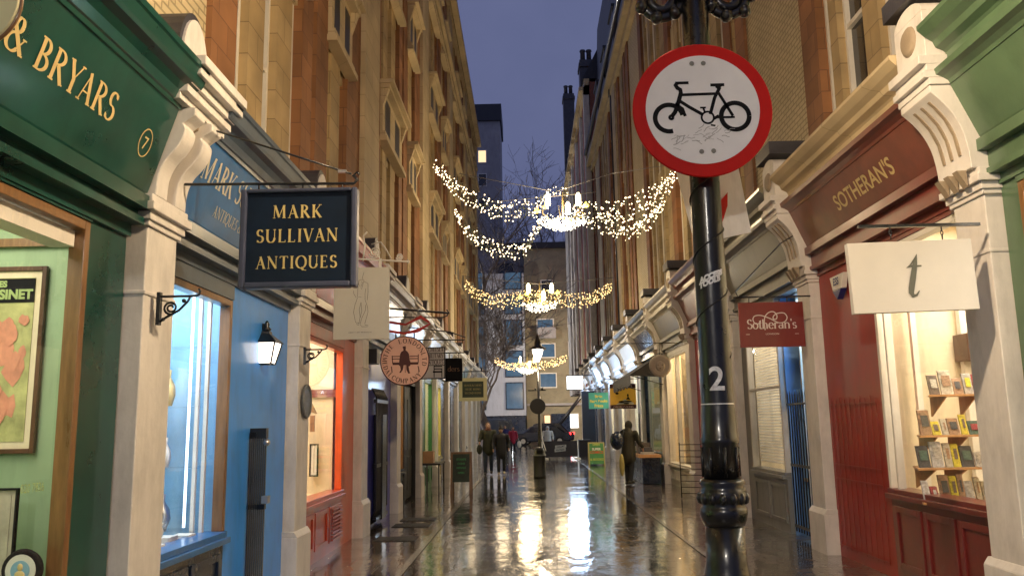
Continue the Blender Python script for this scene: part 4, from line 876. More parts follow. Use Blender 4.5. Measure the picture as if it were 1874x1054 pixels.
# round medal sign
K['pinkish'] = mat('pale_pink_board', (.74, .50, .42), .5, var=.05, bump=0); K['wine'] = mat('dark_wine_paint', (.055, .008, .012), .45, var=0, bump=0)
c_ = at(741, 660, 13.3); r_ = empty('round_sign', c_-Vector((0, 0, .4)), 'round pink sign reading THE LONDON MEDAL COMPANY LTD with a seated figure', 'sign')
b = MB(); b.lathe([(.385, -.015), (.385, .015)], c_, 48, axis='y'); bd = b.build('board', 'pinkish', r_)
b = MB(); b.tube([(c_.x+.39*math.cos(2*math.pi*i/48), 13.3, c_.z+.39*math.sin(2*math.pi*i/48)) for i in range(49)], .014, 6, cap=False); b.build('rim', 'wine', r_)
q = MB(); O = Vector((c_.x, 13.283, c_.z))
def arc_text(txt, rad, a_mid, h, cw=True, sp=1.12):
    n_ = len(txt); step = h*sp/rad
    for i, ch in enumerate(txt):
        a = a_mid-(i-(n_-1)/2)*step if cw else a_mid+(i-(n_-1)/2)*step
        o = O+Vector((math.cos(a)*rad, 0, math.sin(a)*rad)); uu = Vector((math.sin(a), 0, -math.cos(a))) if cw else Vector((-math.sin(a), 0, math.cos(a)))
        vv = Vector((math.cos(a), 0, math.sin(a))) if cw else -Vector((math.cos(a), 0, math.sin(a)))
        glyph(q, ch, o-uu*GL.get(ch, GL[' '])[0]*h/2, uu, vv, -UY, h, 1.35)
arc_text('THE LONDON', .285, R(97), .074, sp=1.0); arc_text('LTD', .285, R(4), .074, sp=.98); arc_text('COMPANY', .362, R(276), .074, cw=False, sp=1.1); arc_text('MEDAL', .362, R(200), .072, cw=False, sp=1.06)
q.build('lettering', 'wine', bd)
q = MB(); k_ = 385/258*.001      # crop units to metres
def sil(pts, lift): q.ext([(c_.x+(x-322)*k_, 13.283-lift, c_.z-(y_-592)*k_) for x, y_ in pts], (0, -.001, 0))
sil([(300, 440), (330, 432), (335, 450), (332, 480), (350, 492), (368, 520), (375, 580), (388, 615), (382, 650), (365, 655), (372, 700), (382, 730), (362, 732), (340, 690), (338, 640), (312, 640), (302, 690), (280, 722), (262, 722), (280, 690), (272, 650), (258, 640), (262, 600), (272, 520), (285, 495), (308, 482), (305, 455), (298, 452)], .003)
for (x0, y0_, x1, y1_) in ((180, 540, 272, 549), (374, 540, 474, 549), (180, 567, 270, 576), (376, 567, 474, 576), (190, 610, 262, 636), (385, 610, 470, 636)): sil([(x0, y0_), (x1, y0_), (x1, y1_), (x0, y1_)], .0045)
for pts in ([(180, 535), (190, 535), (196, 620), (186, 620)], [(466, 525), (475, 525), (474, 620), (464, 620)], [(172, 655), (182, 650), (188, 690), (190, 722), (180, 720), (176, 680)], [(462, 650), (474, 655), (486, 716), (474, 718), (468, 680)], [(322, 600), (328, 600), (332, 722), (326, 722)]): sil(pts, .006)
q.build('seated_figure', 'wine', bd)
b = MB()
for sx in (-.15, .15): b.tube([(c_.x+sx, 13.3, c_.z+.36), (c_.x+sx, 13.3, c_.z+.46)], .012, 5)
b.tube([(c_.x-.17, 13.3, c_.z+.46), (c_.x+.17, 13.3, c_.z+.46)], .013, 5); b.build('hanger', 'iron', r_)
K['ribbon'] = mat('red_ribbon_paint', (.38, .02, .015), .4, var=.1, bump=0)
def rib(pts, w, m):
    b = MB(); P_ = [at(x, y_, 13.28) for x, y_ in pts]; 
    for i in range(len(P_)-1):
        p, q_ = P_[i], P_[i+1]; b.ext([(p.x, 13.27, p.z+w[i]), (q_.x, 13.27, q_.z+w[i+1]), (q_.x, 13.27, q_.z-w[i+1]), (p.x, 13.27, p.z-w[i])], (0, .02, 0))
    return b.build('ribbon', m, r_)
rib([(655, 606), (700, 604), (740, 610), (765, 605), (788, 592)], [.012, .022, .018, .03, .012], 'ribbon'); rib([(655, 580), (700, 588), (742, 594), (770, 580), (786, 590)], [.01, .02, .015, .028, .02], 'ribbon')
b = MB(); z3, z2 = at(700, 562, 13.3), at(823, 573, 13.3); b.tube([(-2.6, 13.3, z3.z+.01), (z2.x, 13.3, z2.z)], .018, 8); b.tube([(-2.6, 13.3, z3.z-.16), (z2.x-.12, 13.3, z2.z-.07), (z2.x-.04, 13.3, z2.z-.04), (z2.x-.02, 13.3, z2.z+.02), (z2.x-.05, 13.3, z2.z+.06)], .011, 6)
tag(b.build('sign_bracket', 'iron', origin=(-2.6, 13.3, z3.z)), 'black double bar bracket above the round medal sign', 'bracket')
# next signs down the left side
r_, bd, a, b_ = hang('hanging_sign', 'white hanging sign with red panels and a small chair picture, half behind the round sign', 768, 635, 815, 694, 16.8, 'paper', edge='ink', ew=.02)
q = MB()
for t_, f in (('CHELSEA', .86), ('MILITARY', .66), ('ANTIQUES', .46)): serif(q, t_, (b_.x-.04, 16.78, a.z+(b_.z-a.z)*f), UX, UZ, -UY, .085, 'r', sp=.02, bold=1.4, stretch=.72)
q.build('lettering', 'wine', bd)
q = MB()
for f in (.80, .60, .42): q.box(a.x+.02, b_.x-.02, 16.775, 16.785, a.z+(b_.z-a.z)*f-.0, a.z+(b_.z-a.z)*f+.012)
for (x0, x1, z0, z1) in ((.55, .88, .30, .33), (.55, .88, .38, .41), (.55, .58, .05, .42), (.85, .88, .05, .30), (.52, .88, .2, .25)): q.box(a.x+(b_.x-a.x)*x0, a.x+(b_.x-a.x)*x1, 16.772, 16.785, a.z+(b_.z-a.z)*z0, a.z+(b_.z-a.z)*z1)
q.build('chair_picture', 'ink', bd)
b = MB(); zt = at(850, 620, 16.8); b.tube([(-2.6, 16.8, zt.z), (zt.x, 16.8, zt.z-.02), (zt.x+.02, 16.8, zt.z+.03), (zt.x-.3, 16.8, zt.z+.15), (-2.6, 16.8, zt.z+.28)], .012, 6); tag(b.build('sign_bracket', 'iron', origin=(-2.6, 16.8, zt.z)), 'thin looped iron bracket above the chair picture sign', 'bracket')
r_, bd, a, b_ = hang('hanging_sign', 'black hanging board with dull gold lettering ending in ders', 815, 655, 846, 698, 20.3, 'ink')
q = MB(); serif(q, 'ders', ((a.x+b_.x)/2, 20.28, (a.z+b_.z)/2-.04), UX, UZ, -UY, .13, 'c', sp=.05); q.build('lettering', 'oak', bd)
b = MB(); zt = at(858, 645, 20.3); b.tube([(-2.6, 20.3, zt.z), (zt.x, 20.3, zt.z), (zt.x+.02, 20.3, zt.z+.08)], .014, 6); b.tube([(a.x+.1, 20.3, b_.z), (a.x+.1, 20.3, zt.z)], .01, 5); b.tube([(b_.x-.1, 20.3, b_.z), (b_.x-.1, 20.3, zt.z)], .01, 5); tag(b.build('sign_bracket', 'iron', origin=(-2.6, 20.3, zt.z)), 'plain iron bar bracket above the black board', 'bracket')
K['creamframe'] = mat('cream_painted_frame', (.58, .54, .34), .5, var=.05, bump=0); K['dkgreen'] = mat('dark_green_board', (.018, .03, .016), .45, var=.3, bump=0)
r_, bd, a, b_ = hang('hanging_sign', 'dark green hanging board in a wide cream frame, over the chalkboard', 840, 691, 891, 734, 23.9, 'dkgreen', edge='creamframe', ew=.10, bar=(845, 893, 680))
q = MB()
for i, t_ in enumerate(('TRAVIS & EMERY', 'MUSIC BOOKS', 'SECOND HAND')): serif(q, t_, ((a.x+b_.x)/2, 23.885, b_.z-.24-i*.11), UX, UZ, -UY, .055, 'c', sp=.03)
q.build('lettering', 'yellowgr', bd)

# ================================================================== HANGING SIGNS ON THE RIGHT
K['tboard'] = mat('off_white_board', (.50, .49, .47), .5, var=.04, bump=.03)
r_, bd, a, b_ = hang('hanging_sign', 'large off white hanging board with a single grey italic letter t', 1561, 440, 1776, 573, 6.5, 'tboard', t=.06)
r_.rotation_euler = (0, R(-1.2), 0)
K['darkgrey'] = mat('dark_grey_lettering', (.075, .08, .065), .5, var=0, bump=0)
q = MB(); xc, zc = (a.x+b_.x)/2, (a.z+b_.z)/2; Ot = Vector((xc, 6.469, zc))
def tst(pts, ws): stroke(q, pts, ws, Ot, UX, UZ, -UY, .002)
tst([(.045, .17), (.02, .08), (-.005, -.02), (-.025, -.10), (-.03, -.135), (-.018, -.16), (.01, -.155), (.035, -.12)], [.006, .04, .046, .046, .042, .034, .018, .006])
tst([(-.045, .068), (.0, .078), (.075, .078)], [.004, .016, .014]); tst([(-.045, .066), (-.01, .09), (.03, .14), (.048, .175)], [.004, .012, .014, .004])
q.build('lettering', 'darkgrey', bd)
b = MB(); c, d = at(1570, 416, 6.5), at(1765, 411, 6.5); b.box(c.x, d.x+.12, 6.485, 6.515, d.z-.012, d.z+.012)
tag(b.build('sign_bracket', 'iron', origin=(3.7, 6.5, d.z)), 'flat black bar bracket holding the big letter t board', 'bracket')
for px in (1628, 1722):
    o = at(px, 412, 6.5); b = MB()
    for k in range(3): b.tube([(o.x+.012*math.cos(t*math.pi/4)*(1 if k % 2 else .3), 6.5+.012*math.cos(t*math.pi/4)*(.3 if k % 2 else 1), o.z-.03-k*.034+.022*math.sin(t*math.pi/4)) for t in range(9)], .004, 5)
    b.build('chain', 'iron', r_) if False else tag(b.build('hanging_chain', 'iron', origin=(o.x, 6.5, o.z)), 'short black chain, %s one above the letter t board' % ('left' if px < 1700 else 'right'), 'chain')
K['maroonsign'] = mat('maroon_board', (.17, .016, .012), .4, var=.06, bump=0, coat=.2)
r_, bd, a, b_ = hang('hanging_sign', "small maroon hanging board reading Sotheran's in white under a looped flourish", 1355, 552, 1468, 636, 10.8, 'maroonsign')
q = MB(); xc, zc = (a.x+b_.x)/2, (a.z+b_.z)/2; serif(q, "Sotheran's", (xc+.0, 10.784, zc-.055), UX, UZ, -UY, .125, 'c', sp=.02, bold=1.15)
kx = (b_.x-a.x)/525
pts = [(295, 700), (290, 722), (255, 728), (235, 695), (250, 665), (300, 660), (370, 685), (440, 722), (490, 715), (512, 680), (490, 645), (440, 645), (405, 665), (400, 690), (425, 690), (430, 660), (405, 632), (365, 638), (335, 670), (325, 720), (328, 780)]
sp_ = smooth_(pts); stroke(q, [((x-385)*kx, -(y_-735)*kx) for x, y_ in sp_], [.013]*len(sp_), Vector((xc, 10.784, zc)), UX, UZ, -UY, .003)
sans(q, 'LONDON', (xc, 10.784, zc-.135), UX, UZ, -UY, .022, stretch=1.3); q.box(a.x+.08, a.x+.13, 10.78, 10.783, zc-.13, zc-.124); q.box(b_.x-.13, b_.x-.08, 10.78, 10.783, zc-.13, zc-.124)
K['signwhite'] = mat('white_lettering', (.66, .60, .56), .5, var=0, bump=0); q.build('lettering', 'signwhite', bd)
b = MB(); c, d = at(1342, 547, 10.8), at(1462, 542, 10.8); b.tube([(c.x, 10.8, d.z), (d.x+.15, 10.8, d.z)], .011, 6); e = at(1448, 432, 10.8); b.tube([(c.x+.06, 10.8, d.z+.02), (c.x+.03, 10.8, d.z+.08), (e.x-.15, 10.8, e.z-.1), (e.x+.1, 10.8, e.z+.05)], .009, 6)
for xx in (a.x+.15, b_.x-.2): b.tube([(xx, 10.8, b_.z), (xx, 10.8, d.z)], .007, 5)
tag(b.build('sign_bracket', 'iron', origin=(3.7, 10.8, d.z)), 'black bracket with a slanting stay above the small maroon sign', 'bracket')
# cat sign
K['catboard'] = mat('grey_beige_board', (.42, .37, .30), .6, var=.1, bump=.05); K['catline'] = mat('brown_relief', (.20, .16, .12), .6)
c_ = at(1208, 669, 20.0); r_ = empty('round_sign', c_-Vector((0, 0, .27)), 'round grey beige sign with an animal face, hung over the pale lit shop', 'sign')
b = MB(); b.lathe([(.22, -.03), (.265, -.025), (.27, 0), (.265, .03)], c_, 36, axis='y'); bd = b.build('board', 'catboard', r_)
b = MB(); b.tube([(c_.x+.215*math.cos(2*math.pi*i/30), 19.968, c_.z+.215*math.sin(2*math.pi*i/30)) for i in range(31)], .008, 5, cap=False)
b.ball((c_.x, 19.97, c_.z-.01), (.12, .02, .13)); b.ext([(c_.x-.12, 19.96, c_.z+.06), (c_.x-.03, 19.96, c_.z+.1), (c_.x-.09, 19.96, c_.z+.17)], (0, .01, 0)); b.ext([(c_.x+.12, 19.96, c_.z+.06), (c_.x+.03, 19.96, c_.z+.1), (c_.x+.09, 19.96, c_.z+.17)], (0, .01, 0)); b.build('relief_face', 'catboard', bd)
b = MB(); b.ball((c_.x-.05, 19.95, c_.z+.02), (.02, .012, .016)); b.ball((c_.x+.05, 19.95, c_.z+.02), (.02, .012, .016)); b.ball((c_.x, 19.945, c_.z-.06), (.025, .012, .02)); b.tube([(c_.x-.04, 19.948, c_.z-.1), (c_.x, 19.945, c_.z-.085), (c_.x+.04, 19.948, c_.z-.1)], .006, 5); b.build('eyes_and_nose', 'catline', bd)
b = MB(); d = at(1130, 629, 20); b.tube([(d.x, 20, d.z), (3.75, 20, d.z)], .011, 6); b.tube([(c_.x, 20, c_.z+.26), (c_.x, 20, d.z)], .008, 5); tag(b.build('sign_bracket', 'iron', origin=(3.7, 20, d.z)), 'long thin iron bar holding the round animal face sign', 'bracket')
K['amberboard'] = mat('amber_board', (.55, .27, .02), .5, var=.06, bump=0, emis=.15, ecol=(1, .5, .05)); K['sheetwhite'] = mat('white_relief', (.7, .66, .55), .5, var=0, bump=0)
r_, bd, a, b_ = hang('hanging_sign', 'square amber and dark red sign with black silhouettes, above the hooded man', 1117, 702, 1163, 748, 27.8, 'amberboard', bar=(1105, 1172, 694))
q = MB(); q.box(a.x, b_.x, 27.77, 27.784, b_.z-.14, b_.z); q.box(a.x, b_.x, 27.77, 27.784, a.z, a.z+.13); q.build('title_band', 'wine', bd)
q = MB(); serif(q, 'MARCHPANE', ((a.x+b_.x)/2, 27.768, b_.z-.115), UX, UZ, -UY, .09, 'c', sp=.04, bold=1.3); serif(q, "CHILDREN'S BOOKS", ((a.x+b_.x)/2, 27.768, a.z+.03), UX, UZ, -UY, .065, 'c', sp=.02, bold=1.3, stretch=.95); q.build('lettering', 'pinkish', bd)
q = MB(); cx_, cz_ = (a.x+b_.x)/2, (a.z+b_.z)/2
q.ext([(cx_-.25, 27.775, a.z+.14), (cx_+.36, 27.775, a.z+.14), (cx_+.34, 27.775, a.z+.2), (cx_+.15, 27.775, a.z+.26), (cx_+.05, 27.775, a.z+.33), (cx_-.05, 27.775, a.z+.24)], (0, .01, 0)); q.build('pale_shape', 'sheetwhite', bd)
q = MB(); q.ball((cx_+.16, 27.76, cz_+.03), (.03, .01, .05)); q.ext([(cx_+.1, 27.765, cz_-.1), (cx_+.24, 27.765, cz_-.12), (cx_+.17, 27.765, cz_+.0)], (0, .01, 0)); q.ball((cx_-.2, 27.76, cz_+.1), (.06, .01, .04)); q.ball((cx_-.05, 27.755, cz_-.18), (.11, .01, .03)); q.ball((cx_+.15, 27.755, cz_-.17), (.14, .01, .025)); q.ball((cx_+.1, 27.755, cz_-.24), (.1, .01, .022)); q.build('silhouettes', 'ink', bd)
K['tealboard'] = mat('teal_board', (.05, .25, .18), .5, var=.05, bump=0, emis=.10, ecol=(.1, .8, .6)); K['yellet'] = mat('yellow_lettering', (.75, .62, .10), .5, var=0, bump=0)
r_, bd, a, b_ = hang('hanging_sign', 'teal hanging board with three lines of yellow lettering', 1078, 718, 1113, 748, 34, 'tealboard', bar=(1065, 1120, 712))
q = MB()
for i, t_ in enumerate(('Stein', 'Rare Books', 'Prints')): sans(q, t_, ((a.x+b_.x)/2, 33.98, b_.z-.2-i*.19), UX, UZ, -UY, .11, thick=.006)
q.build('lettering', 'yellet', bd)
K['bright'] = mat('lightbox_face', (1, 1, 1), .5, var=0, bump=0, emis=3.6, ecol=(.80, .90, 1))
r_ = empty('lightbox_sign', at(1052, 712, 45), 'brilliant white lightbox sign at the far right of the lane', 'sign'); a, b_ = at(1038, 712, 45), at(1066, 688, 45)
b = MB(); b.box(a.x, b_.x, 44.92, 45.08, a.z, b_.z); b.build('face', 'bright', r_); b = MB(); b.box(a.x-.05, b_.x+.05, 44.95, 45.05, a.z-.05, a.z-.002); b.box(a.x-.05, b_.x+.9, 44.97, 45.03, b_.z+.002, b_.z+.06); b.build('casing', 'iron', r_)
light('AREA', ((a.x+b_.x)/2, 44.9, (a.z+b_.z)/2), 70, (.45, .68, 1), .8, rot=(R(-90), 0, 0), name='sign_glow', parent=r_)
# alarm box, shelves and books in the red bookshop
K['alarmblue'] = mat('blue_plastic', (.02, .03, .16), .4, var=0, bump=0)
r_ = empty('alarm_box', (3.87, 9.95, 3.15), 'white and blue alarm box high on the dark red door wall', 'alarm')
b = MB(); b.ext([(3.865, 9.72, 3.42), (3.865, 10.16, 3.42), (3.865, 10.08, 3.24), (3.865, 9.80, 3.24)], (-.07, 0, 0)); b.build('case', 'paper', r_, bev=.01); b = MB(); b.ext([(3.865, 9.80, 3.236), (3.865, 10.08, 3.236), (3.865, 9.94, 3.12)], (-.075, 0, 0)); lo = b.build('lower_case', 'alarmblue', r_, bev=.006)
q = MB(); sans(q, 'ESS', (3.79, 9.94, 3.30), -UY, UZ, -UX, .09, thick=.004); q.build('lettering', 'alarmblue', lo)
bc = [(.42, .41, .40), (.30, .05, .06), (.07, .07, .08), (.50, .47, .40), (.62, .54, .06), (.5, .5, .52), (.08, .14, .12), (.35, .22, .14), (.16, .12, .10)]
for i, c in enumerate(bc): K['book%d' % i] = mat('book_cover_%s' % 'abcdefghi'[i], c, .45, var=.5, scale=34, bump=0)
r_ = empty('book_display', (4.3, 8.35, .9), 'stepped wooden display shelves of books in the red shop window', 'shelves')
lev = [(1700, 722), (1683, 797), (1680, 857), (1690, 920)]
bi = 0
for li, (px, py) in enumerate(lev):
    o = at(px, py, 8.35-li*.05); x0 = o.x; x1 = o.x+.80
    b = MB(); b.ext([(x0, 8.35-li*.05, o.z), (x1, 8.35-li*.05, o.z), (x1, 8.75, o.z), (x0+.18, 8.75, o.z)], (0, 0, -.018)); sh = b.build('shelf', 'wood', r_)
    for xx in (x0+.18, x0+.48): b = MB(); b.ext([(xx, 8.38-li*.05, o.z-.02), (xx, 8.72, o.z-.02), (xx, 8.72, o.z-.22)], (.015, 0, 0)); b.build('shelf_bracket', 'wood', sh)
    x = x0+.06; idx = -1
    while x < x1-.08:
        w = random.uniform(.055, .125); hh = random.uniform(.13, .26); ll = 'abcdefgh'
        c = random.randrange(9); face = random.random()
        bk = MB(); y_ = 8.44-li*.05; 
        bk.ext([(x, y_, o.z+.002), (x+w, y_, o.z+.002), (x+w, y_+.05, o.z+hh), (x, y_+.05, o.z+hh)], (0, .025, .004))
        if (li, c) == (3, 4): pass
        q_ = bk.build('book', 'book%d' % c, bev=.002, origin=(x+w/2, y_, o.z)); 
        cn = ['stone grey', 'crimson', 'near black', 'straw', 'bright yellow', 'mid grey', 'dark green', 'tan', 'brown'][c]
        on = ['top', 'second', 'third', 'bottom'][li]
        idx += 1; pos = ['first', 'second', 'third', 'fourth', 'fifth', 'sixth', 'seventh', 'eighth'][min(7, idx)]
        tag(q_, '%s book facing out, %s from the left on the %s display shelf' % (cn, pos, on), 'book', 'books in the red shop window')
        q2 = MB(); q2.ext([(x+.02, y_+.012-.004, o.z+hh*.35), (x+w-.02, y_+.012-.004, o.z+hh*.35), (x+w-.02, y_+.038-.006, o.z+hh*.8), (x+.02, y_+.038-.006, o.z+hh*.8)], (0, -.002, 0)); q2.build('cover_picture', 'book%d' % ((c+4) % 9), q_)
        x += w+random.uniform(.004, .022)
small_box('wall_cupboard', 'dark brown timber band on the cream wall inside the red bookshop', 'cupboard', 4.85, 5.3, 9.1, 9.4, 2.3, 2.6, 'frame_dk')
q = MB(); q.box(4.3, 4.36, 9.2, 9.26, .87, 3.6); q.box(4.9, 5.0, 9.3, 9.38, .87, 3.6); tag(q.build('inner_post', 'sash', origin=(4.4, 9.3, .87)), 'white upright frame inside the red bookshop window', 'post')
r_ = empty('reflection_grid', (3.86, 9.9, 0), 'dark red bars built for a grid reflection on the lower half of the red door', 'gate')  # bars model a gate-like reflection seen on the smooth red door
for k in range(10): b = MB(); yk = 9.3+k*.152; b.box(3.878, 3.884, yk, yk+.014, .12, 1.92+.03*(k % 2)); b.build('bar', 'redgrid', r_)
for z in (.14, .95, 1.12, 1.86): b = MB(); b.box(3.866, 3.871, 9.28, 10.7, z, z+.016); b.build('cross_rail', 'redgrid', r_)
# grey shop: blinds and gate
r_ = empty('venetian_blind', (3.98, 13.6, 1.0), 'white slatted venetian blind behind the grey shop window', 'blind'); b = MB()
for k in range(46):
    z = 1.0+k*.048; b.ext([(3.985, 12.83, z), (4.02, 12.83, z+.028), (4.022, 12.83, z+.030), (3.987, 12.83, z+.002)], (0, 1.68, 0))
b.build('slats', 'sash', r_); b = MB(); b.box(3.98, 4.03, 12.83, 14.5, 3.21, 3.25); b.build('head_rail', 'sash', r_)
r_ = empty('iron_gate', (3.95, 12.1, 0), 'tall black barred gate across the blue lit doorway', 'gate')
for k in range(11): b = MB(); yk = 11.5+k*.115; b.tube([(3.95, yk, .06), (3.95, yk, 2.05), (3.95, yk, 2.12)], [.011, .011, .002], 6); b.build('bar', 'iron', r_)
b = MB(); b.box(3.94, 3.96, 11.45, 12.7, .12, .16); b.box(3.94, 3.96, 11.45, 12.7, 1.0, 1.04); b.box(3.94, 3.96, 11.45, 12.7, 1.9, 1.93); b.build('cross_rail', 'iron', r_)
K['skyblue'] = mat('light_blue_wall', (.22, .42, .75), .5, var=.06, bump=0)
r_ = empty('doorway_lobby', (4.6, 12.0, 0), 'light blue lit lobby behind the black gate', 'lobby')
b = MB(); b.box(4.9, 4.95, 11.4, 12.75, 0, 3.6); b.box(3.96, 4.9, 12.70, 12.745, 0, 3.6); b.box(4.0, 4.9, 11.42, 11.46, 0, 3.6); b.build('wall', 'skyblue', r_); b = MB(); b.box(4.0, 4.9, 11.46, 12.7, 3.55, 3.6); b.build('ceiling', 'paper', r_)
light('AREA', (4.45, 12.05, 3.5), 38, (.5, .75, 1), .6, name='lobby_lamp', parent=r_)
# wire rack, tables, A-boards
r_ = empty('wire_rack', (3.55, 19.1, 0), 'wire rack with thin horizontal rods, leaning by the pilaster behind the lamp post', 'rack')
b = MB(); b.tube([(3.36, 18.7, .02), (3.36, 18.7, 1.22)], .012, 5); b.tube([(3.95, 18.4, .02), (3.95, 18.4, 1.22)], .012, 5); b.build('upright', 'iron', r_)
for k in range(9): b = MB(); z = .12+k*.132; b.tube([(3.36, 18.7, z), (3.95, 18.4, z)], .009, 5); b.build('rod', 'iron', r_)
def a_board(name, label, px0, px1, py_top, py_bot, Y, face, frame, letters, rows, lean=.12):
    p = at((px0+px1)/2, py_bot, Y); w = (at(px1, py_bot, Y).x-at(px0, py_bot, Y).x)/2; h = at(px0, py_top, Y).z; x = p.x
    r = empty(name, (x, Y, 0), label, 'A-board'); g0 = .28*h if face == 'chalk' else .06
    for s_ in (-1, 1):
        b = MB(); yb = lambda z: Y+s_*(.28-.24*z/h)
        for (xa, xc) in ((x-w, x-w+.05), (x+w-.05, x+w)): b.ext([(xa, yb(0)-.015, 0), (xc, yb(0)-.015, 0), (xc, yb(h)-.015, h), (xa, yb(h)-.015, h)], (0, .03, 0))
        b.ext([(x-w+.05, yb(h-.05)-.015, h-.05), (x+w-.05, yb(h-.05)-.015, h-.05), (x+w-.05, yb(h)-.015, h), (x-w+.05, yb(h)-.015, h)], (0, .03, 0))
        b.build('frame', frame, r)
        b = MB(); b.ext([(x-w+.05, yb(g0)-.005, g0), (x+w-.05, yb(g0)-.005, g0), (x+w-.05, yb(h-.05)-.005, h-.05), (x-w+.05, yb(h-.05)-.005, h-.05)], (0, .012, 0)); pn = b.build('panel', face, r)
        if s_ < 0:
            n_ = Vector((0, -1, .24/h)).normalized(); v_ = Vector((0, .24/h, 1)).normalized()
            for mi, (t_, f, hh, mt) in enumerate(rows):
                q = MB(); z = h*f; sans(q, t_, (x, yb(z)-.009, z), UX, v_, n_, hh, thick=.004); q.build('lettering', mt, pn)
    return r
K['chalk'] = mat('chalkboard', (.010, .028, .014), .5, var=.5, scale=6, bump=0); K['chalkgreen'] = mat('green_chalk', (.05, .22, .08), .7, var=0, bump=0); K['adgreen'] = mat('bright_green_panel', (.05, .22, .05), .5, var=.2, scale=6, bump=0); K['adyellow'] = mat('lime_yellow', (.45, .5, .08), .5, var=0, bump=0)
a_board('chalkboard_sign', 'black chalkboard on wooden legs standing on the left pavement', 826, 864, 827, 903, 21.2, 'chalk', 'oak', None, [('STAMPS', .80, .05, 'chalkgreen'), ('COINS', .70, .045, 'chalkgreen'), ('MEDALS', .6, .045, 'chalkgreen'), ('OPEN', .48, .045, 'chalkgreen')])
a_board('folding_board', 'green and yellow folding board near the far right shopfronts', 1077, 1107, 809, 852, 33.6, 'adgreen', 'yellowgr', None, [('OPEN', .86, .08, 'adyellow'), ('SUPER', .66, .09, 'sheetwhite'), ('COMICS', .52, .10, 'orange'), ('& BOOKS', .22, .09, 'adyellow')])
r_ = empty('side_table', (-2.4, 21, 0), 'small dark table with a parcel, against the green shop beyond the black doorway', 'table')
b = MB(); b.box(-2.72, -2.2, 20.7, 22.0, .72, .76); b.build('table_top', 'black', r_)
for xx in (-2.68, -2.24):
    for yy in (20.75, 21.95): b = MB(); b.tube([(xx, yy, 0), (xx, yy, .72)], .018, 6); b.build('leg', 'iron', r_)
small_box('cardboard_parcel', 'brown parcel resting on the small dark table', 'box', -2.66, -2.4, 20.9, 21.3, .762, 1.05, 'wood')
r_ = empty('book_table', (3.35, 24.3, 0), 'wooden table of books and prints beside the hooded man', 'table'); b = MB(); b.box(3.0, 3.62, 22.9, 26.4, .72, .80); b.build('table_top', 'wood', r_); b = MB(); b.box(3.1, 3.6, 23.0, 26.3, .02, .718); b.build('blue_cloth', 'navy', r_)
for k in range(8): tag_ = ['nearest', 'second', 'third', 'fourth', 'fifth', 'sixth', 'seventh', 'farthest'][k]; small_box('book', '%s book pile on the wooden table by the hooded man' % tag_, 'book', 3.1, 3.45, 23.0+k*.42, 23.3+k*.42, .802, .86+.12*((k*7) % 3), 'book%d' % [0, 2, 8, 6, 3, 2, 5, 8][k], 'book piles on the outdoor table')
# awning
r_ = empty('awning', (3.4, 25.5, 2.7), 'black scalloped awning over the dark shop on the right', 'awning')
b = MB(); ya, yb = 22.9, 27.6; b.flat([(3.78, ya, 3.56), (3.78, yb, 3.56), (2.85, yb, 2.98), (2.85, ya, 2.98)]); K['awn'] = mat('black_canvas', (.012, .011, .014), .7, var=.3, bump=.3, bscale=6); b.ext([(3.78, ya, 3.56), (2.85, ya, 2.98), (2.85, ya, 2.96), (3.78, ya, 2.9)], (0, .01, 0)); o_ = b.build('canopy', 'awn', r_)
md = o_.modifiers.new('solid', 'SOLIDIFY'); md.thickness = .01
b = MB(); n_ = 12; pts = [(2.85, ya, 2.98)]
for i in range(n_*6+1):
    t = i/(n_*6); pts.append((2.85+.02*math.sin(t*40), ya+(yb-ya)*t, 2.70-.07*abs(math.sin(t*n_*math.pi/1.0))))
pts.append((2.85, yb, 2.98)); b.ext(pts, (.01, 0, 0)); b.build('valance', 'awn', r_)
b = MB(); b.tube([(3.78, ya+.1, 2.7), (2.87, ya+.1, 2.97)], .015, 5); b.tube([(3.78, yb-.1, 2.7), (2.87, yb-.1, 2.97)], .015, 5); b.build('arm', 'iron', r_)

# ================================================================== NEAR LAMP POST WITH CYCLE SIGN
px_, py_ = .935, 4.1
r_ = empty('street_lamp', (px_, py_, 0), 'large glossy black lamp post close to the camera, numbered 2, behind the round cycle sign', 'street lamp')
b = MB(); c0 = (px_, py_, 0)
b.lathe([(.20, 0), (.20, .12), (.17, .16), (.15, .30), (.125, .42), (.118, .5), (.105, .75), (.10, .90), (.108, .93), (.112, .96), (.104, .99), (.097, 1.02), (.092, 1.22)], c0, 28); b.build('base', 'post', r_)
b = MB(); b.lathe([(.095, 1.20), (.106, 1.225), (.113, 1.26), (.110, 1.285), (.100, 1.295), (.112, 1.315), (.116, 1.345), (.110, 1.37), (.100, 1.385), (.112, 1.40), (.100, 1.42)], c0, 28)
for k in range(14):
    a = 2*math.pi*k/14; b.ball((px_+.108*math.cos(a), py_+.108*math.sin(a), 1.33), (.02, .02, .030), 6, 4)
b.build('collar', 'post', r_)
b = MB(); b.lathe([(.088, 1.42), (.087, 1.58), (.092, 1.59), (.092, 1.61), (.087, 1.62), (.084, 1.74), (.082, 1.76), (.080, 1.79), (.0795, 1.86), (.078, 2.4), (.075, 3.0), (.072, 3.7), (.07, 4.3)], c0, 28); b.build('shaft', 'post', r_)
for k in range(8):
    b = MB(); a = 2*math.pi*k/8; b.tube([(px_+.088*math.cos(a), py_+.088*math.sin(a), 1.43), (px_+.088*math.cos(a), py_+.088*math.sin(a), 1.57)], .008, 6)
    b.build('reed', 'post', r_)
    b = MB(); b.tube([(px_+.104*math.cos(a), py_+.104*math.sin(a), .52), (px_+.10*math.cos(a), py_+.10*math.sin(a), .88)], .014, 6); b.build('reed', 'post', r_)
b = MB(); hel = []
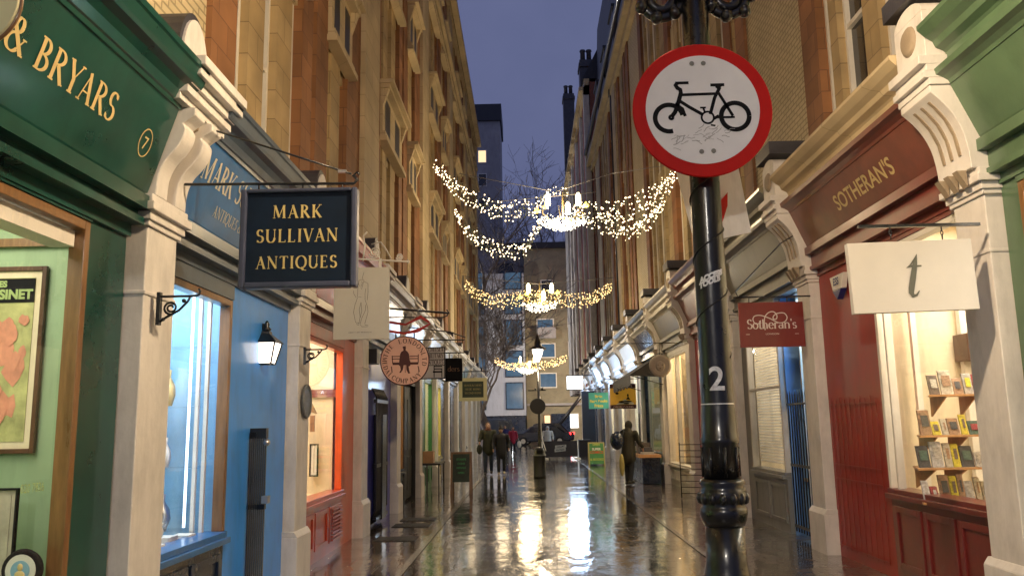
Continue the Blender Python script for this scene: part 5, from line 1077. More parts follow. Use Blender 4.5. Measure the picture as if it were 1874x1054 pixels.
for i in range(90):
    t = i/89; a = -math.pi/2+.9+t*2*math.pi*3.0; hel.append((px_+.079*math.cos(a), py_+.079*math.sin(a), 2.0+t*.95))
b.tube(hel, .0045, 5); b.build('cable_wrap', 'black', r_)
def wrap_text(txt, z, h, m, sk=0, fn=sans, rad=.0815, ang=-math.pi/2-.16, vx=0):
    q = MB(); fn(q, txt, (0, 0, 0), Vector((1, 0, sk)), UZ, -UY, h, thick=.003)
    me = bpy.data.meshes.new('t'); me.from_pydata(q.v, [], q.f); bm = bmesh.new(); bm.from_mesh(me); bmesh.ops.triangulate(bm, faces=bm.faces)
    for _ in range(4):
        ed = [e_ for e_ in bm.edges if e_.calc_length() > .006]
        if ed: bmesh.ops.subdivide_edges(bm, edges=ed, cuts=1); bmesh.ops.triangulate(bm, faces=bm.faces)
    bm.verts.index_update(); q.v = [tuple(v_.co) for v_ in bm.verts]; q.f = [[v_.index for v_ in f_.verts] for f_ in bm.faces]; q.mi = [0]*len(q.f); q.sm = [False]*len(q.f); bm.free(); bpy.data.meshes.remove(me)
    nv = []
    for (x, y, z_) in q.v:
        a = ang+(x+vx)/rad; nv.append((px_+rad*math.cos(a), py_+rad*math.sin(a), z+z_))
    q.v = nv; return q.build('lettering', m, r_)
K['pwhite'] = mat('worn_white_paint', (.80, .78, .76), .5, var=.3, scale=40, bump=0)
o_ = wrap_text('2', 1.845, .115, 'pwhite', vx=-.002)
o_ = wrap_text('ACCESS', 2.395, .026, 'pwhite', sk=.35); o_ = wrap_text('TOOLS', 2.365, .026, 'pwhite', sk=.35, vx=-.01)
b = MB(); b.lathe([(.0795, 1.772), (.081, 1.773), (.081, 1.780), (.0795, 1.781)], c0, 28); b.build('white_band', 'pwhite', r_)
# cast scroll brackets high on the post
for s_ in (-1, 1):
    b = MB(); cx_, cz_ = px_+s_*.185, 3.925
    b.tube([(cx_+(.125-.09*i/40)*math.cos(i/40*3.9*math.pi*s_+1.2), py_-.0, cz_+(.125-.09*i/40)*math.sin(i/40*3.9*math.pi*s_+1.2)) for i in range(41)], .026, 8)
    b.tube([(px_+s_*.06, py_, 3.86), (cx_-s_*.08, py_, 3.87), (cx_-s_*.05, py_, 3.90)], .022, 8)
    b.tube([(px_+s_*.02, py_, 4.3), (px_+s_*.2, py_, 4.24), (px_+s_*.42, py_, 4.30), (px_+s_*.48, py_, 4.4)], .022, 8)
    for k in range(7): a = k*.9; b.ball((cx_+.115*math.cos(a), py_-.02, cz_+.115*math.sin(a)), (.035, .04, .035), 7, 5)
    b.build('scroll', 'post', r_)
K['lanternglow'] = mat('street_lantern_glass', (1, .8, .5), .4, emis=10, ecol=(1, .74, .42), var=0, bump=0)
b = MB(); b.lathe([(.07, 4.3), (.10, 4.36), (.05, 4.45), (.06, 4.9), (.1, 4.95)], c0, 16); b.build('neck', 'post', r_)
b = MB(); b.lathe([(.10, 4.96), (.19, 5.4)], c0, 6); b.build('lantern_glass', 'lanternglow', r_)
b = MB(); b.lathe([(.23, 5.41), (.21, 5.46), (.10, 5.62), (.03, 5.75)], c0, 6); b.build('lantern_roof', 'post', r_)
light('POINT', (px_, py_, 5.0), 10, (1, .72, .42), .15, name='lantern_lamp', parent=r_)
for k, (lx, ly, lz, p) in enumerate(((px_-.5, py_+.0, 5.1, 760),)):
    light('POINT', (px_, py_+.35, 5.25), p, (1, .74, .46), .12, name='street_light', parent=r_)

K['signred'] = mat('sign_red', (.52, .006, .003), .6, var=.08, scale=6, bump=0, spec=.25); K['signface'] = mat('sign_white', (.84, .83, .82), .5, var=.05, scale=5, bump=0)
K['signgrey'] = mat('bolt_cover_grey', (.20, .195, .17), .5, var=.1, bump=0); K['scuff'] = mat('scuff_mark', (.40, .385, .37), .6, var=.1, bump=0)
ys = 3.93; c_ = at(1285, 202, ys); Rr = 133/F_PX*ys
r_ = empty('road_sign', (c_.x, ys, c_.z-Rr), 'round red and white road sign with a black bicycle on it', 'road sign')
b = MB(); b.lathe([(Rr-.004, -.010), (Rr, -.006), (Rr, .006), (Rr-.004, .008)], c_, 72, axis='y'); bd = b.build('red_disc', 'signred', r_)
b = MB(); b.lathe([(Rr*.815, -.0135), (Rr*.815, -.0102)], c_, 72, axis='y'); wf = b.build('white_face', 'signface', r_)
q = MB(); O = Vector((c_.x, ys-.0138, c_.z)); ks = ys/F_PX/2.342
def sg(pts, w, lift=None):
    stroke(q, [((x-620)*ks, -(y_-473)*ks) for x, y_ in pts], [w*ks]*len(pts), O, UX, UZ, -UY, .0005)
def sarc(cx_, cy_, rr_, a0, a1, w, n_=40): sg([(cx_+rr_*math.cos(R(a0+(a1-a0)*i/n_)), cy_-rr_*math.sin(R(a0+(a1-a0)*i/n_))) for i in range(n_+1)], w)
sarc(468, 512, 62, 12, 284, 21); sarc(762, 510, 62, 0, 360, 21)
sg([(503, 348), (563, 348)], 13); sg([(512, 349), (504, 358), (512, 372), (524, 380), (526, 396), (514, 436), (496, 485), (478, 508)], 19); sarc(478, 509, 8, 0, 360, 12, 12)
sg([(526, 404), (690, 402)], 13); sg([(518, 432), (560, 462), (620, 500)], 15); sg([(702, 372), (676, 420), (652, 498)], 15); sg([(660, 361), (722, 361)], 14); sg([(690, 362), (702, 376)], 26)
sg([(690, 392), (716, 440), (752, 508)], 13); sg([(664, 514), (760, 514)], 10); sg([(498, 445), (530, 470), (540, 505)], 14)
sg([(608, 467), (634, 467)], 8); sg([(622, 467), (630, 492)], 9)
sarc(640, 513, 27, 0, 360, 9); sg([(652, 548), (672, 552)], 8); sg([(665, 520), (690, 506)], 14)
q.build('bicycle_symbol', 'ink', wf)
q = MB()
for (x, y_) in ((582, 257), (634, 257), (604, 671), (657, 669)): q.lathe([(11*ks, -.003), (10*ks, -.005)], O+Vector(((x-620)*ks, 0, -(y_-473)*ks)), 14, axis='y')
q.build('bolt_cover', 'signgrey', wf)
q = MB(); rs = random.Random(4)
for k in range(34):
    x, y_ = rs.choice([(505, 630), (525, 610), (600, 600), (690, 590), (625, 580), (470, 610)]); x += rs.uniform(-30, 40); y_ += rs.uniform(-18, 26)
    pts = [(x, y_)]; a = rs.uniform(-.9, .3)
    for i in range(4): a += rs.uniform(-.5, .5); x += 9*math.cos(a); y_ += 9*math.sin(a); pts.append((x, y_))
    sg(pts, rs.uniform(1.2, 3.2))
q.build('scratches', 'scuff', wf)
K['backwhite'] = mat('plate_white', (.82, .80, .78), .5, var=.06, bump=0)
r2 = empty('plate_sign', (1.0, 4.3, 2.6), 'white and red rectangular plate fixed behind the lamp post under the round sign', 'sign')
P4 = [at(x, y_, Y) for x, y_, Y in ((1234, 300, 4.25), (1347, 285, 4.42), (1375, 425, 4.42), (1272, 447, 4.25))]
b = MB(); b.ext(P4, (0, .006, 0)); pl = b.build('plate', 'backwhite', r2)
mid = lambda a, b_, t: a+(b_-a)*t
T1, T2, B1, B2 = mid(P4[0], P4[1], .35), mid(P4[0], P4[1], .86), mid(P4[3], P4[2], .52), mid(P4[3], P4[2], .56)
b = MB(); b.ext([mid(T1, B1, .62)-UY*.004, mid(T2, B2, .45)-UY*.004, mid(T2, B2, .62)-UY*.004, mid(T1, B1, .86)-UY*.004], (0, -.001, 0)); b.build('red_panel', 'signred', pl)
b = MB(); b.box(px_-.09, px_+.09, py_-.09, py_+.09, c_.z-.16, c_.z-.13); b.box(px_-.09, px_+.09, py_-.09, py_+.09, c_.z+.13, c_.z+.16); b.box(px_-.02, px_+.02, ys+.009, py_-.09, c_.z-.16, c_.z-.13); b.box(px_-.02, px_+.02, ys+.009, py_-.09, c_.z+.13, c_.z+.16); b.build('clamp', 'grey', r_)

# street lamp standing behind the viewer (same kind)
def lamp_far(x, y, h, label, power, col, sc=1.0, glow='farglow'):
    r = empty('street_lamp', (x, y, 0), label, 'street lamp')
    b = MB(); b.lathe([(.11, 0), (.11, .5), (.09, .55), (.06, .9), (.045, 1.6), (.04, h-.5)], (x, y, 0), 14); b.build('shaft', 'post', r)
    b = MB(); b.tube([(x-.36, y, h-1.45), (x+.25, y, h-1.45)], .02, 6); b.ball((x-.1, y, h-1.4), .04); b.ball((x+.12, y, h-1.4), .05); b.build('ladder_bar', 'post', r)
    b = MB(); b.lathe([(.045, h-.5), (.1, h-.36), (.16, h-.22), (.19, h-.08)], (x, y, 0), 16); b.build('lantern_glass', glow, r)
    b = MB(); b.lathe([(.30, h-.075), (.29, h-.02), (.13, h+.06), (.10, h+.2), (.03, h+.42), (.01, h+.5)], (x, y, 0), 16); b.build('lantern_roof', 'iron', r)
    light('POINT', (x, y-.28, h-.3), power, col, .12, name='lantern_lamp', parent=r)
    return r
K['farglow'] = mat('lantern_glass_warm', (1, .9, .8), .4, emis=4, ecol=(1, .86, .70), var=0, bump=0)
lr_ = lamp_far(.37, 28, 4.25, 'slim lit street lamp in the middle of the lane, beyond the litter bin', 150, (1, .80, .55))
lamp_far(-.9, -3.0, 4.9, 'street lamp standing behind the viewer, lighting the front of the round sign', 1300, (1, .91, .80))
K['cablewhite'] = mat('white_cable', (.55, .53, .5), .5, var=0, bump=0)
b = MB(); b.tube([(.42, 27.93, 2.6), (.43, 27.93, 1.5), (.45, 27.93, 1.2), (.52, 27.7, .95), (.56, 27.5, .8)], .016, 5); b.build('cable', 'cablewhite', lr_)
c_ = at(984, 743, 27.9); r_ = empty('road_sign', c_-Vector((0, 0, .26)), 'dark back of a round road sign fixed to the slim far lamp', 'road sign')
b = MB(); b.lathe([(.255, -.008), (.265, 0), (.255, .01)], c_, 30, axis='y'); b.build('disc', 'black', r_); b = MB(); b.box(c_.x-.05, c_.x+.14, 27.92, 27.96, c_.z-.02, c_.z+.02); b.build('clamp', 'iron', r_)
# litter bin
g_ = at(988, 871, 26.6); x = g_.x; r_ = empty('litter_bin', (x, 26.6, 0), 'black domed litter bin in the middle of the lane, in front of the slim lamp', 'litter bin')
b = MB(); b.lathe([(.20, 0), (.205, .05), (.19, .07), (.195, .66), (.205, .70)], (x, 26.6, 0), 26); b.build('body', 'black', r_)
b = MB(); b.lathe([(.205, .705), (.208, .72), (.19, .73), (.185, .80), (.15, .90), (.08, .95), (.02, .96)], (x, 26.6, 0), 26); b.build('domed_lid', 'post', r_)
b = MB(); b.lathe([(.209, .682), (.214, .69), (.214, .705), (.209, .712)], (x, 26.6, 0), 26); b.build('rim_band', 'grey', r_)
b = MB(); b.box(x-.10, x+.10, 26.395, 26.42, .76, .86); b.build('mouth', 'ink', r_)

# ================================================================== LIGHT GARLANDS
K['fir'] = mat('dark_fir_foliage', (.022, .034, .016), .7, var=.5, scale=20, bump=0)
K['bulb'] = mat('fairy_bulb', (1, .85, .6), .4, emis=4.5, ecol=(1, .78, .48), var=0, bump=0, sample=False)
K['bulbw'] = mat('fairy_bulb_gold', (1, .75, .4), .4, emis=2.2, ecol=(1, .66, .28), var=0, bump=0, sample=False)
K['cryst'] = mat('lit_crystal', (1, .97, .85), .3, emis=6, ecol=(1, .93, .70), var=0, bump=0, sample=False)
K['candle'] = mat('lit_candle', (1, .9, .55), .4, emis=8, ecol=(1, .86, .45), var=0, bump=0, sample=False)
K['flame'] = mat('lit_flame', (1, .75, .1), .4, emis=5, ecol=(1, .72, .08), var=0, bump=0, sample=False)
K['wire'] = mat('thin_wire', (.16, .16, .17), .5, metal=.3, var=0, bump=0)
def garland(name, label, Y, strands, br, bulbmat, chand, seed):
    rs = random.Random(seed); allp = []
    for pts, r0_, r1_, den in strands:
        P_ = smooth_([tuple(at(x, y_, Y))[::2] for x, y_ in pts], 8)
        for i in range(len(P_)-1):
            (x0, z0), (x1, z1) = P_[i], P_[i+1]; l = math.hypot(x1-x0, z1-z0); t = i/(len(P_)-1); rad = r0_+(r1_-r0_)*math.sin(math.pi*t)
            allp.append(((x0+x1)/2, (z0+z1)/2, rad, l, den))
    ox, oz = allp[0][0], allp[0][1]
    r = empty(name, (at(chand[0], chand[1], Y).x, Y, at(chand[0], chand[1], Y).z), label, 'garland', 'fairy light garlands over the lane')
    b = MB(); bulbs = []
    for (x, z, rad, l, den) in allp:
        for k in range(int(l*70*(rad/.15))):
            a = rs.uniform(0, 6.283); q = rad*rs.random()**.6; o = Vector((x+rs.uniform(-l/2, l/2), Y+q*math.sin(a), z+q*math.cos(a))); d = Vector((rs.gauss(0, 1), rs.gauss(0, 1), rs.gauss(0, 1))).normalized()*rs.uniform(.05, .11)
            e = d.orthogonal().normalized()*.012; b.flat([o-e, o+e, o+d+e*.3, o+d-e*.3])
        n_ = l*den; n_ = int(n_)+(rs.random() < n_-int(n_))
        for k in range(n_):
            a = rs.uniform(0, 6.283); q = rad*(.35+.7*rs.random()**.5); bulbs.append((x+rs.uniform(-l/2, l/2)*1.5, Y+q*math.sin(a)*.8, z+q*math.cos(a)))
    tg = b.build('fir_foliage', 'fir', r); tg['kind'] = 'stuff'
    for i, p in enumerate(bulbs[:100] if len(bulbs) < 100 else rs.sample(bulbs, 90)):
        if p in bulbs: bulbs.remove(p)
        q = MB(); q.ball((0, 0, 0), br*rs.uniform(.7, 1.35), 6, 4)
        if i == 0: base = []
        if i < 6: o = q.build('fairy_light', bulbmat, r, origin=None); o.location = Vector(p)-WORLD(r); o.data.transform(Matrix.Translation(WORLD(r))); base.append(o)
        else: o = base[i % 6].copy(); COL.objects.link(o); o.parent = r; o.location = Vector(p)-WORLD(r)
    q = MB()
    for p in bulbs: q.ball(p, br*rs.uniform(.6, 1.3), 5, 3)
    if bulbs: o = q.build('fairy_lights', bulbmat, r); o['kind'] = 'stuff'
    # chandelier
    cx_, cy_, s_ = chand; c = at(cx_, cy_, Y); ch = empty('chandelier', c, ('glowing candle and crystal chandelier at the middle of the %s garland' % label.split()[0]), 'chandelier', 'chandeliers hung in the garlands')
    q = MB(); q.tube([c+UZ*s_*.62, c-UZ*s_*.35], .02*s_, 6)
    for k in range(6):
        a = k*math.pi/3+.3; q.tube([c-UZ*s_*.15, c+Vector((math.cos(a)*s_*.35, math.sin(a)*s_*.35, -s_*.28)), c+Vector((math.cos(a)*s_*.62, math.sin(a)*s_*.62, -s_*.10)), c+Vector((math.cos(a)*s_*.62, math.sin(a)*s_*.62, s_*.02))], .016*s_, 5)
    q.build('arms', 'gold', ch)
    for k in range(3):
        a = (2.75, .25, 1.1)[k]; rr_ = (.47, .47, .3)[k]; zz = (.18, .18, -.14)[k]; o = c+Vector((math.cos(a)*s_*rr_, -abs(math.sin(a))*s_*.3, zz*s_)); q = MB(); q.lathe([(.075*s_, 0), (.075*s_, .30*s_)], o, 10); q.ball(o+UZ*.33*s_, .045*s_); cd = q.build('candle', 'candle', ch)
    for (dx, dz) in ((-.75, -.02), (.68, .12), (-.5, .10)): q = MB(); o = c+Vector((dx*s_, 0, dz*s_+.05)); q.ball(o, (.09*s_, .05*s_, .06*s_)); q.ball(o+UZ*.06*s_, (.03*s_, .03*s_, .06*s_)); q.build('flame_lamp', 'flame', ch)
    q = MB()
    for k in range(420 if Y < 25 else 200):
        a = rs.uniform(0, 6.283); t = rs.random(); rad = s_*(.15+.78*math.sin(math.pi*min(1, t*1.0))*.9)*rs.uniform(.5, 1); o = c+Vector((math.cos(a)*rad, math.sin(a)*rad*.6, -s_*(.06+.5*(1-(rad/s_)**2)*rs.uniform(.5, 1.05))))
        q.ball(o, br*rs.uniform(.5, 1.2)*.9, 5, 3)
    o = q.build('crystal_drops', 'cryst', ch); o['kind'] = 'stuff'
    light('POINT', c-UZ*.1*s_, 330*(1 if Y < 25 else .9), (1, .74, .42), .7*s_, name='chandelier_lamp', parent=ch)
    for (dx, p) in ((-1.7, 30), (2.0, 40)): light('POINT', (c.x+dx, Y-.2, c.z-.1), p, (1, .78, .48), .4, name='garland_glow', parent=r)
    return r
garland('light_garland', 'nearest and largest garland of fir and fairy lights, looping in several swags', 20,
        [([(795, 300), (830, 340), (880, 372), (930, 388), (985, 375), (1005, 372)],   .14, .26, 66), ([(833, 385), (845, 410), (880, 442), (910, 458), (950, 460), (975, 432), (990, 405)], .11, .22, 60),
         ([(1050, 380), (1080, 400), (1125, 412), (1170, 400), (1205, 365), (1236, 320)], .20, .34, 66), ([(1100, 400), (1140, 428), (1180, 412), (1215, 375)], .12, .20, 48), ([(1060, 375), (1110, 378), (1150, 370), (1190, 348), (1230, 322)], .08, .14, 24), ([(990, 365), (1010, 350), (1040, 352)], .10, .12, 34)], .0165, 'bulb', (1030, 388, .86), 3)
garland('light_garland', 'second garland of gold fairy lights, at mid distance across the lane', 31, [([(850, 520), (875, 540), (900, 552), (940, 548), (985, 545), (1030, 548), (1070, 550), (1100, 538), (1120, 522)], .20, .32, 85)], .019, 'bulbw', (988, 545, 1.0), 5)
garland('light_garland', 'farthest and smallest garland, crossing behind the slim street lamp', 52, [([(905, 658), (925, 668), (950, 672), (975, 668), (1000, 668), (1020, 662), (1037, 654)], .20, .28, 60)], .028, 'bulbw', (965, 668, 1.0), 7)
b = MB()
for (x0, y0_, x1, y1_) in ((840, 318, 1000, 348), (1020, 350, 1118, 318), (1118, 318, 1240, 300), (900, 370, 1090, 352)): b.tube([at(x0, y0_, 20), at(x1, y1_, 20)], .008, 4)
tag(b.build('support_wire', 'wire', origin=at(1010, 345, 20)), 'thin crossing support wires above the nearest garland', 'wire')
b = MB(); b.tube([at(845, 505, 31), at(985, 520, 31), at(1122, 508, 31)], .01, 4); tag(b.build('support_wire', 'wire', origin=at(985, 520, 31)), 'thin support wire above the second garland', 'wire')

# ================================================================== END OF THE LANE
K['modwhite'] = mat('pale_render', (.42, .44, .50), .6, var=.12, scale=.3, bump=.05); K['oliv'] = brickmat('stock_brick', (.30, .27, .18), (.26, .23, .15), (.25, .22, .16)); K['concrete'] = mat('grey_concrete', (.34, .33, .34), .7, var=.15, scale=.4)
K['bluelit'] = mat('window_glass_dusk', (.04, .07, .11), .1, var=.5, scale=.8, bump=0, emis=.16, ecol=(.2, .4, .65))
def block(name, label, x0, x1, y, zt, wallm, wins, depth=8, z0=0, roof=None, base=None):
    r = empty(name, ((x0+x1)/2, y, 0), label, 'building'); b = MB()
    b.box(x0, x1, y, y+depth, z0 if base is None else base[0], zt); w = b.build('wall', wallm, r)
    if base: b = MB(); b.box(x0+.05, x1-.05, y+.15, y+depth, 0, base[0]-.01); b.build('ground_floor', base[1], r)
    for wn in wins:
        a, c, za, zb, gm = wn[:5]; fm = wn[5] if len(wn) > 5 else 'sash'
        b = MB(); t = .1
        for q_ in ((a, a+t, za, zb), (c-t, c, za, zb), (a+t, c-t, za, za+t), (a+t, c-t, zb-t, zb)): b.box(q_[0], q_[1], y-.08, y+.05, q_[2], q_[3])
        n_ = max(1, int((c-a)/1.1))
        for k in range(1, n_): xx = a+(c-a)*k/n_; b.box(xx-.04, xx+.04, y-.06, y+.05, za+t, zb-t)
        f = b.build('window', fm, r); b = MB(); b.box(a+t*.8, c-t*.8, y-.03, y-.01, za+t*.8, zb-t*.8); b.build('pane', gm, f)
    if roof: b = MB(); b.box(x0-.2, x1+.2, y-.3, y+depth, zt+.002, zt+roof[0]); b.build('roof', roof[1], r)
    return r
yb = 78
def wz(py): return at(950, py, yb).z
def wx(px): return at(px, 650, yb).x
wins = []
for (pa, pb) in ((497, 530), (540, 575), (585, 632), (641, 690), (699, 749)): wins.append((wx(924), wx(957), wz(pb), wz(pa), 'bluelit', 'navy'))
for (pa, pb) in ((497, 530), (540, 575), (585, 632), (641, 690), (699, 749)): wins.append((wx(850), wx(889), wz(pb), wz(pa), 'bluelit', 'navy'))
block('modern_building', 'pale modern block with dark square windows facing the end of the lane', wx(820), wx(961), yb, wz(500), 'modwhite', wins, base=(wz(760), 'navy'))
block('setback_storey', 'dark grey upper storey standing behind the pale modern block', wx(830), wx(975), yb+6, wz(430), 'concrete', [(wx(905), wx(940), wz(485), wz(460), 'dkglass', 'iron')], roof=(.5, 'slate'))
yt = 80
X2 = lambda px: at(px, 650, yt).x; Z2 = lambda py: at(1000, py, yt).z
w2 = [(X2(a), X2(c), Z2(zb), Z2(za), g_) for a, c, za, zb, g_ in ((983, 1015, 583, 618, 'bluelit'), (990, 1017, 628, 655, 'bluelit'), (986, 1018, 682, 710, 'bluelit'), (992, 1015, 512, 532, 'dkglass'), (1040, 1052, 583, 600, 'bluelit'), (1040, 1052, 625, 652, 'bluelit'))]
w2 += [(X2(992), X2(1006), Z2(800), Z2(758), 'amber', 'oak'), (X2(1038), X2(1056), Z2(785), Z2(757), 'cooltube')]
bl = block('brick_block', 'olive brick block with white framed windows at the end of the lane', X2(962), X2(1120), yt, Z2(455), 'oliv', w2, roof=(.6, 'slate'))
b = MB(); b.box(X2(985), X2(1018), yt-.7, yt-.05, Z2(620), Z2(600)); b.build('balcony', 'concrete', bl); b = MB(); b.box(X2(1006), X2(1040), yt-.1, yt+.1, 0, Z2(757)); b.build('shop_opening', 'navy', bl)
b = MB(); b.box(X2(962), X2(1120), yt-.2, yt-.02, Z2(742), Z2(738)); b.build('string_course', 'concrete', bl)
y3 = 100
block('tower_block', 'tall grey block with a dark flat top showing above the left terrace', at(840, 300, y3).x, at(916, 300, y3).x, y3, at(900, 222, y3).z, 'concrete', [(at(871, 0, y3).x, at(887, 0, y3).x, at(880, p+24, y3).z, at(880, p, y3).z, 'amber' if p == 275 else 'dkglass') for p in (275, 318, 361)], roof=(2.2, 'slate'))
b = MB(); a = at(868, 222, y3); b.box(a.x, a.x+1.6, y3+1, y3+4, a.z+1, at(870, 198, y3).z+.8); tag(b.build('rooftop_plant', 'slate', origin=(a.x+.8, y3+1, a.z)), 'dark plant room standing on the flat top of the tall grey block', 'plant room')
b = MB(); a = at(853, 230, y3); b.tube([(a.x, y3, a.z-4), (a.x, y3, at(853, 158, y3).z)], .06, 4); b.tube([(a.x+.6, y3, a.z-4), (a.x+.6, y3, at(860, 160, y3).z)], .06, 4); tag(b.build('antenna', 'iron', origin=(a.x, y3, a.z-4)), 'thin twin aerials left of the tall grey block', 'antenna')
b = MB(); P_ = [at(x, y_, 76) for x, y_ in ((1010, 795), (1078, 706))]; b.tube(P_, .16, 6); tag(b.build('slanting_canopy', 'iron', origin=P_[0]), 'dark slanting stay leading up to the bright lightbox', 'canopy')
lamp_far(-9.5, 66, 8.5, 'added tall lamp, unseen round the left corner, brightening the pale block and tree', 5500, (1, .92, .84))  # lamp added out of view to brighten the dark end of the lane
lamp_far(9.0, 72.5, 8.0, 'added tall lamp, unseen round the right corner, brightening the end buildings', 4200, (1, .84, .58))  # second added lamp, hidden by the corner, lifting the end buildings
# bare tree
def tree(name, label, x, y, h, seed, tw=.28, lean=0):
    rs = random.Random(seed); r = empty(name, (x, y, 0), label, 'tree'); tr = MB(); tg = MB()
    def br(p, d, l, rad, lev):
        pts = [p]; rr_ = [rad]; n_ = 5 if lev < 3 else 3
        for i in range(n_):
            d = (d+Vector((rs.gauss(0, .15), rs.gauss(0, .12), rs.gauss(0.04, .1)))).normalized(); p = p+d*(l/n_); pts.append(p); rr_.append(rad*(1-.35*(i+1)/n_))
            if lev < 6 and i >= (2 if lev == 0 else 1) and rs.random() < (.95 if lev < 4 else .85):
                a = Vector((rs.gauss(0, 1), rs.gauss(0, .7), rs.gauss(.3, .6))).normalized(); br(p, (d*.7+a*.75).normalized(), l*rs.uniform(.55, .8), max(.020, rr_[-1]*.62), lev+1)
        (tr if lev < 2 else tg).tube(pts, rr_, 8 if lev < 2 else (5 if lev < 4 else 3), cap=False)
        if lev < 6: br(p, (d+Vector((rs.gauss(0, .3), rs.gauss(0, .2), .1))).normalized(), l*.74, max(.020, rr_[-1]*.9), lev+1)
    br(Vector((x, y, 0)), Vector((lean, 0, 1)).normalized(), h*.30, tw, 0)
    tr.build('trunk', 'bark', r); tg.build('branches', 'bark', r); return r
K['bark'] = mat('plane_bark', (.19, .165, .15), .8, var=.4, bump=.3)
tree('bare_tree', 'large bare winter tree rising behind the nearest garland on the left', -3.3, 64.5, 24, 5, .38, .22)
tree('bare_tree', 'bare winter tree with a fine twiggy top, right of the middle', 2.2, 88, 33, 9, .4, -.03)
tree('bare_tree', 'smaller bare tree reaching in front of the pale modern block', -4.0, 58, 15, 21, .13, .28)

# ================================================================== PEOPLE
K['skin'] = mat('skin', (.42, .24, .17), .55, var=.05, bump=0); K['hairdk'] = mat('dark_hair', (.02, .013, .01), .6, var=.3, bump=0); K['olive'] = mat('olive_coat', (.026, .030, .014), .75, var=.3, bump=.2); K['blackcoat'] = mat('black_coat', (.006, .006, .009), .7, var=.3, bump=.2)
K['jeans'] = mat('blue_jeans', (.030, .045, .075), .8, var=.2, bump=.1); K['darktr'] = mat('dark_trousers', (.012, .014, .02), .8, var=.2); K['shoe'] = mat('pale_shoe', (.40, .33, .22), .5, var=.1, bump=0); K['dkshoe'] = mat('dark_shoe', (.02, .018, .016), .5, var=.1, bump=0)
K['redcoat'] = mat('crimson_coat', (.35, .012, .05), .7, var=.15); K['bluecoat'] = mat('blue_coat', (.012, .02, .16), .7, var=.15); K['whitecoat'] = mat('white_hooded_coat', (.42, .44, .48), .7, var=.1); K['khaki'] = mat('khaki_hood_coat', (.020, .018, .010), .8, var=.3, bump=.2); K['scarf'] = mat('rust_scarf', (.12, .04, .025), .8, var=.2)
def limb(mb, pts, rs): 
    mb.tube(pts, rs, 10)
    for p, r in zip(pts, rs): mb.ball(p, r*1.0, 10, 6)
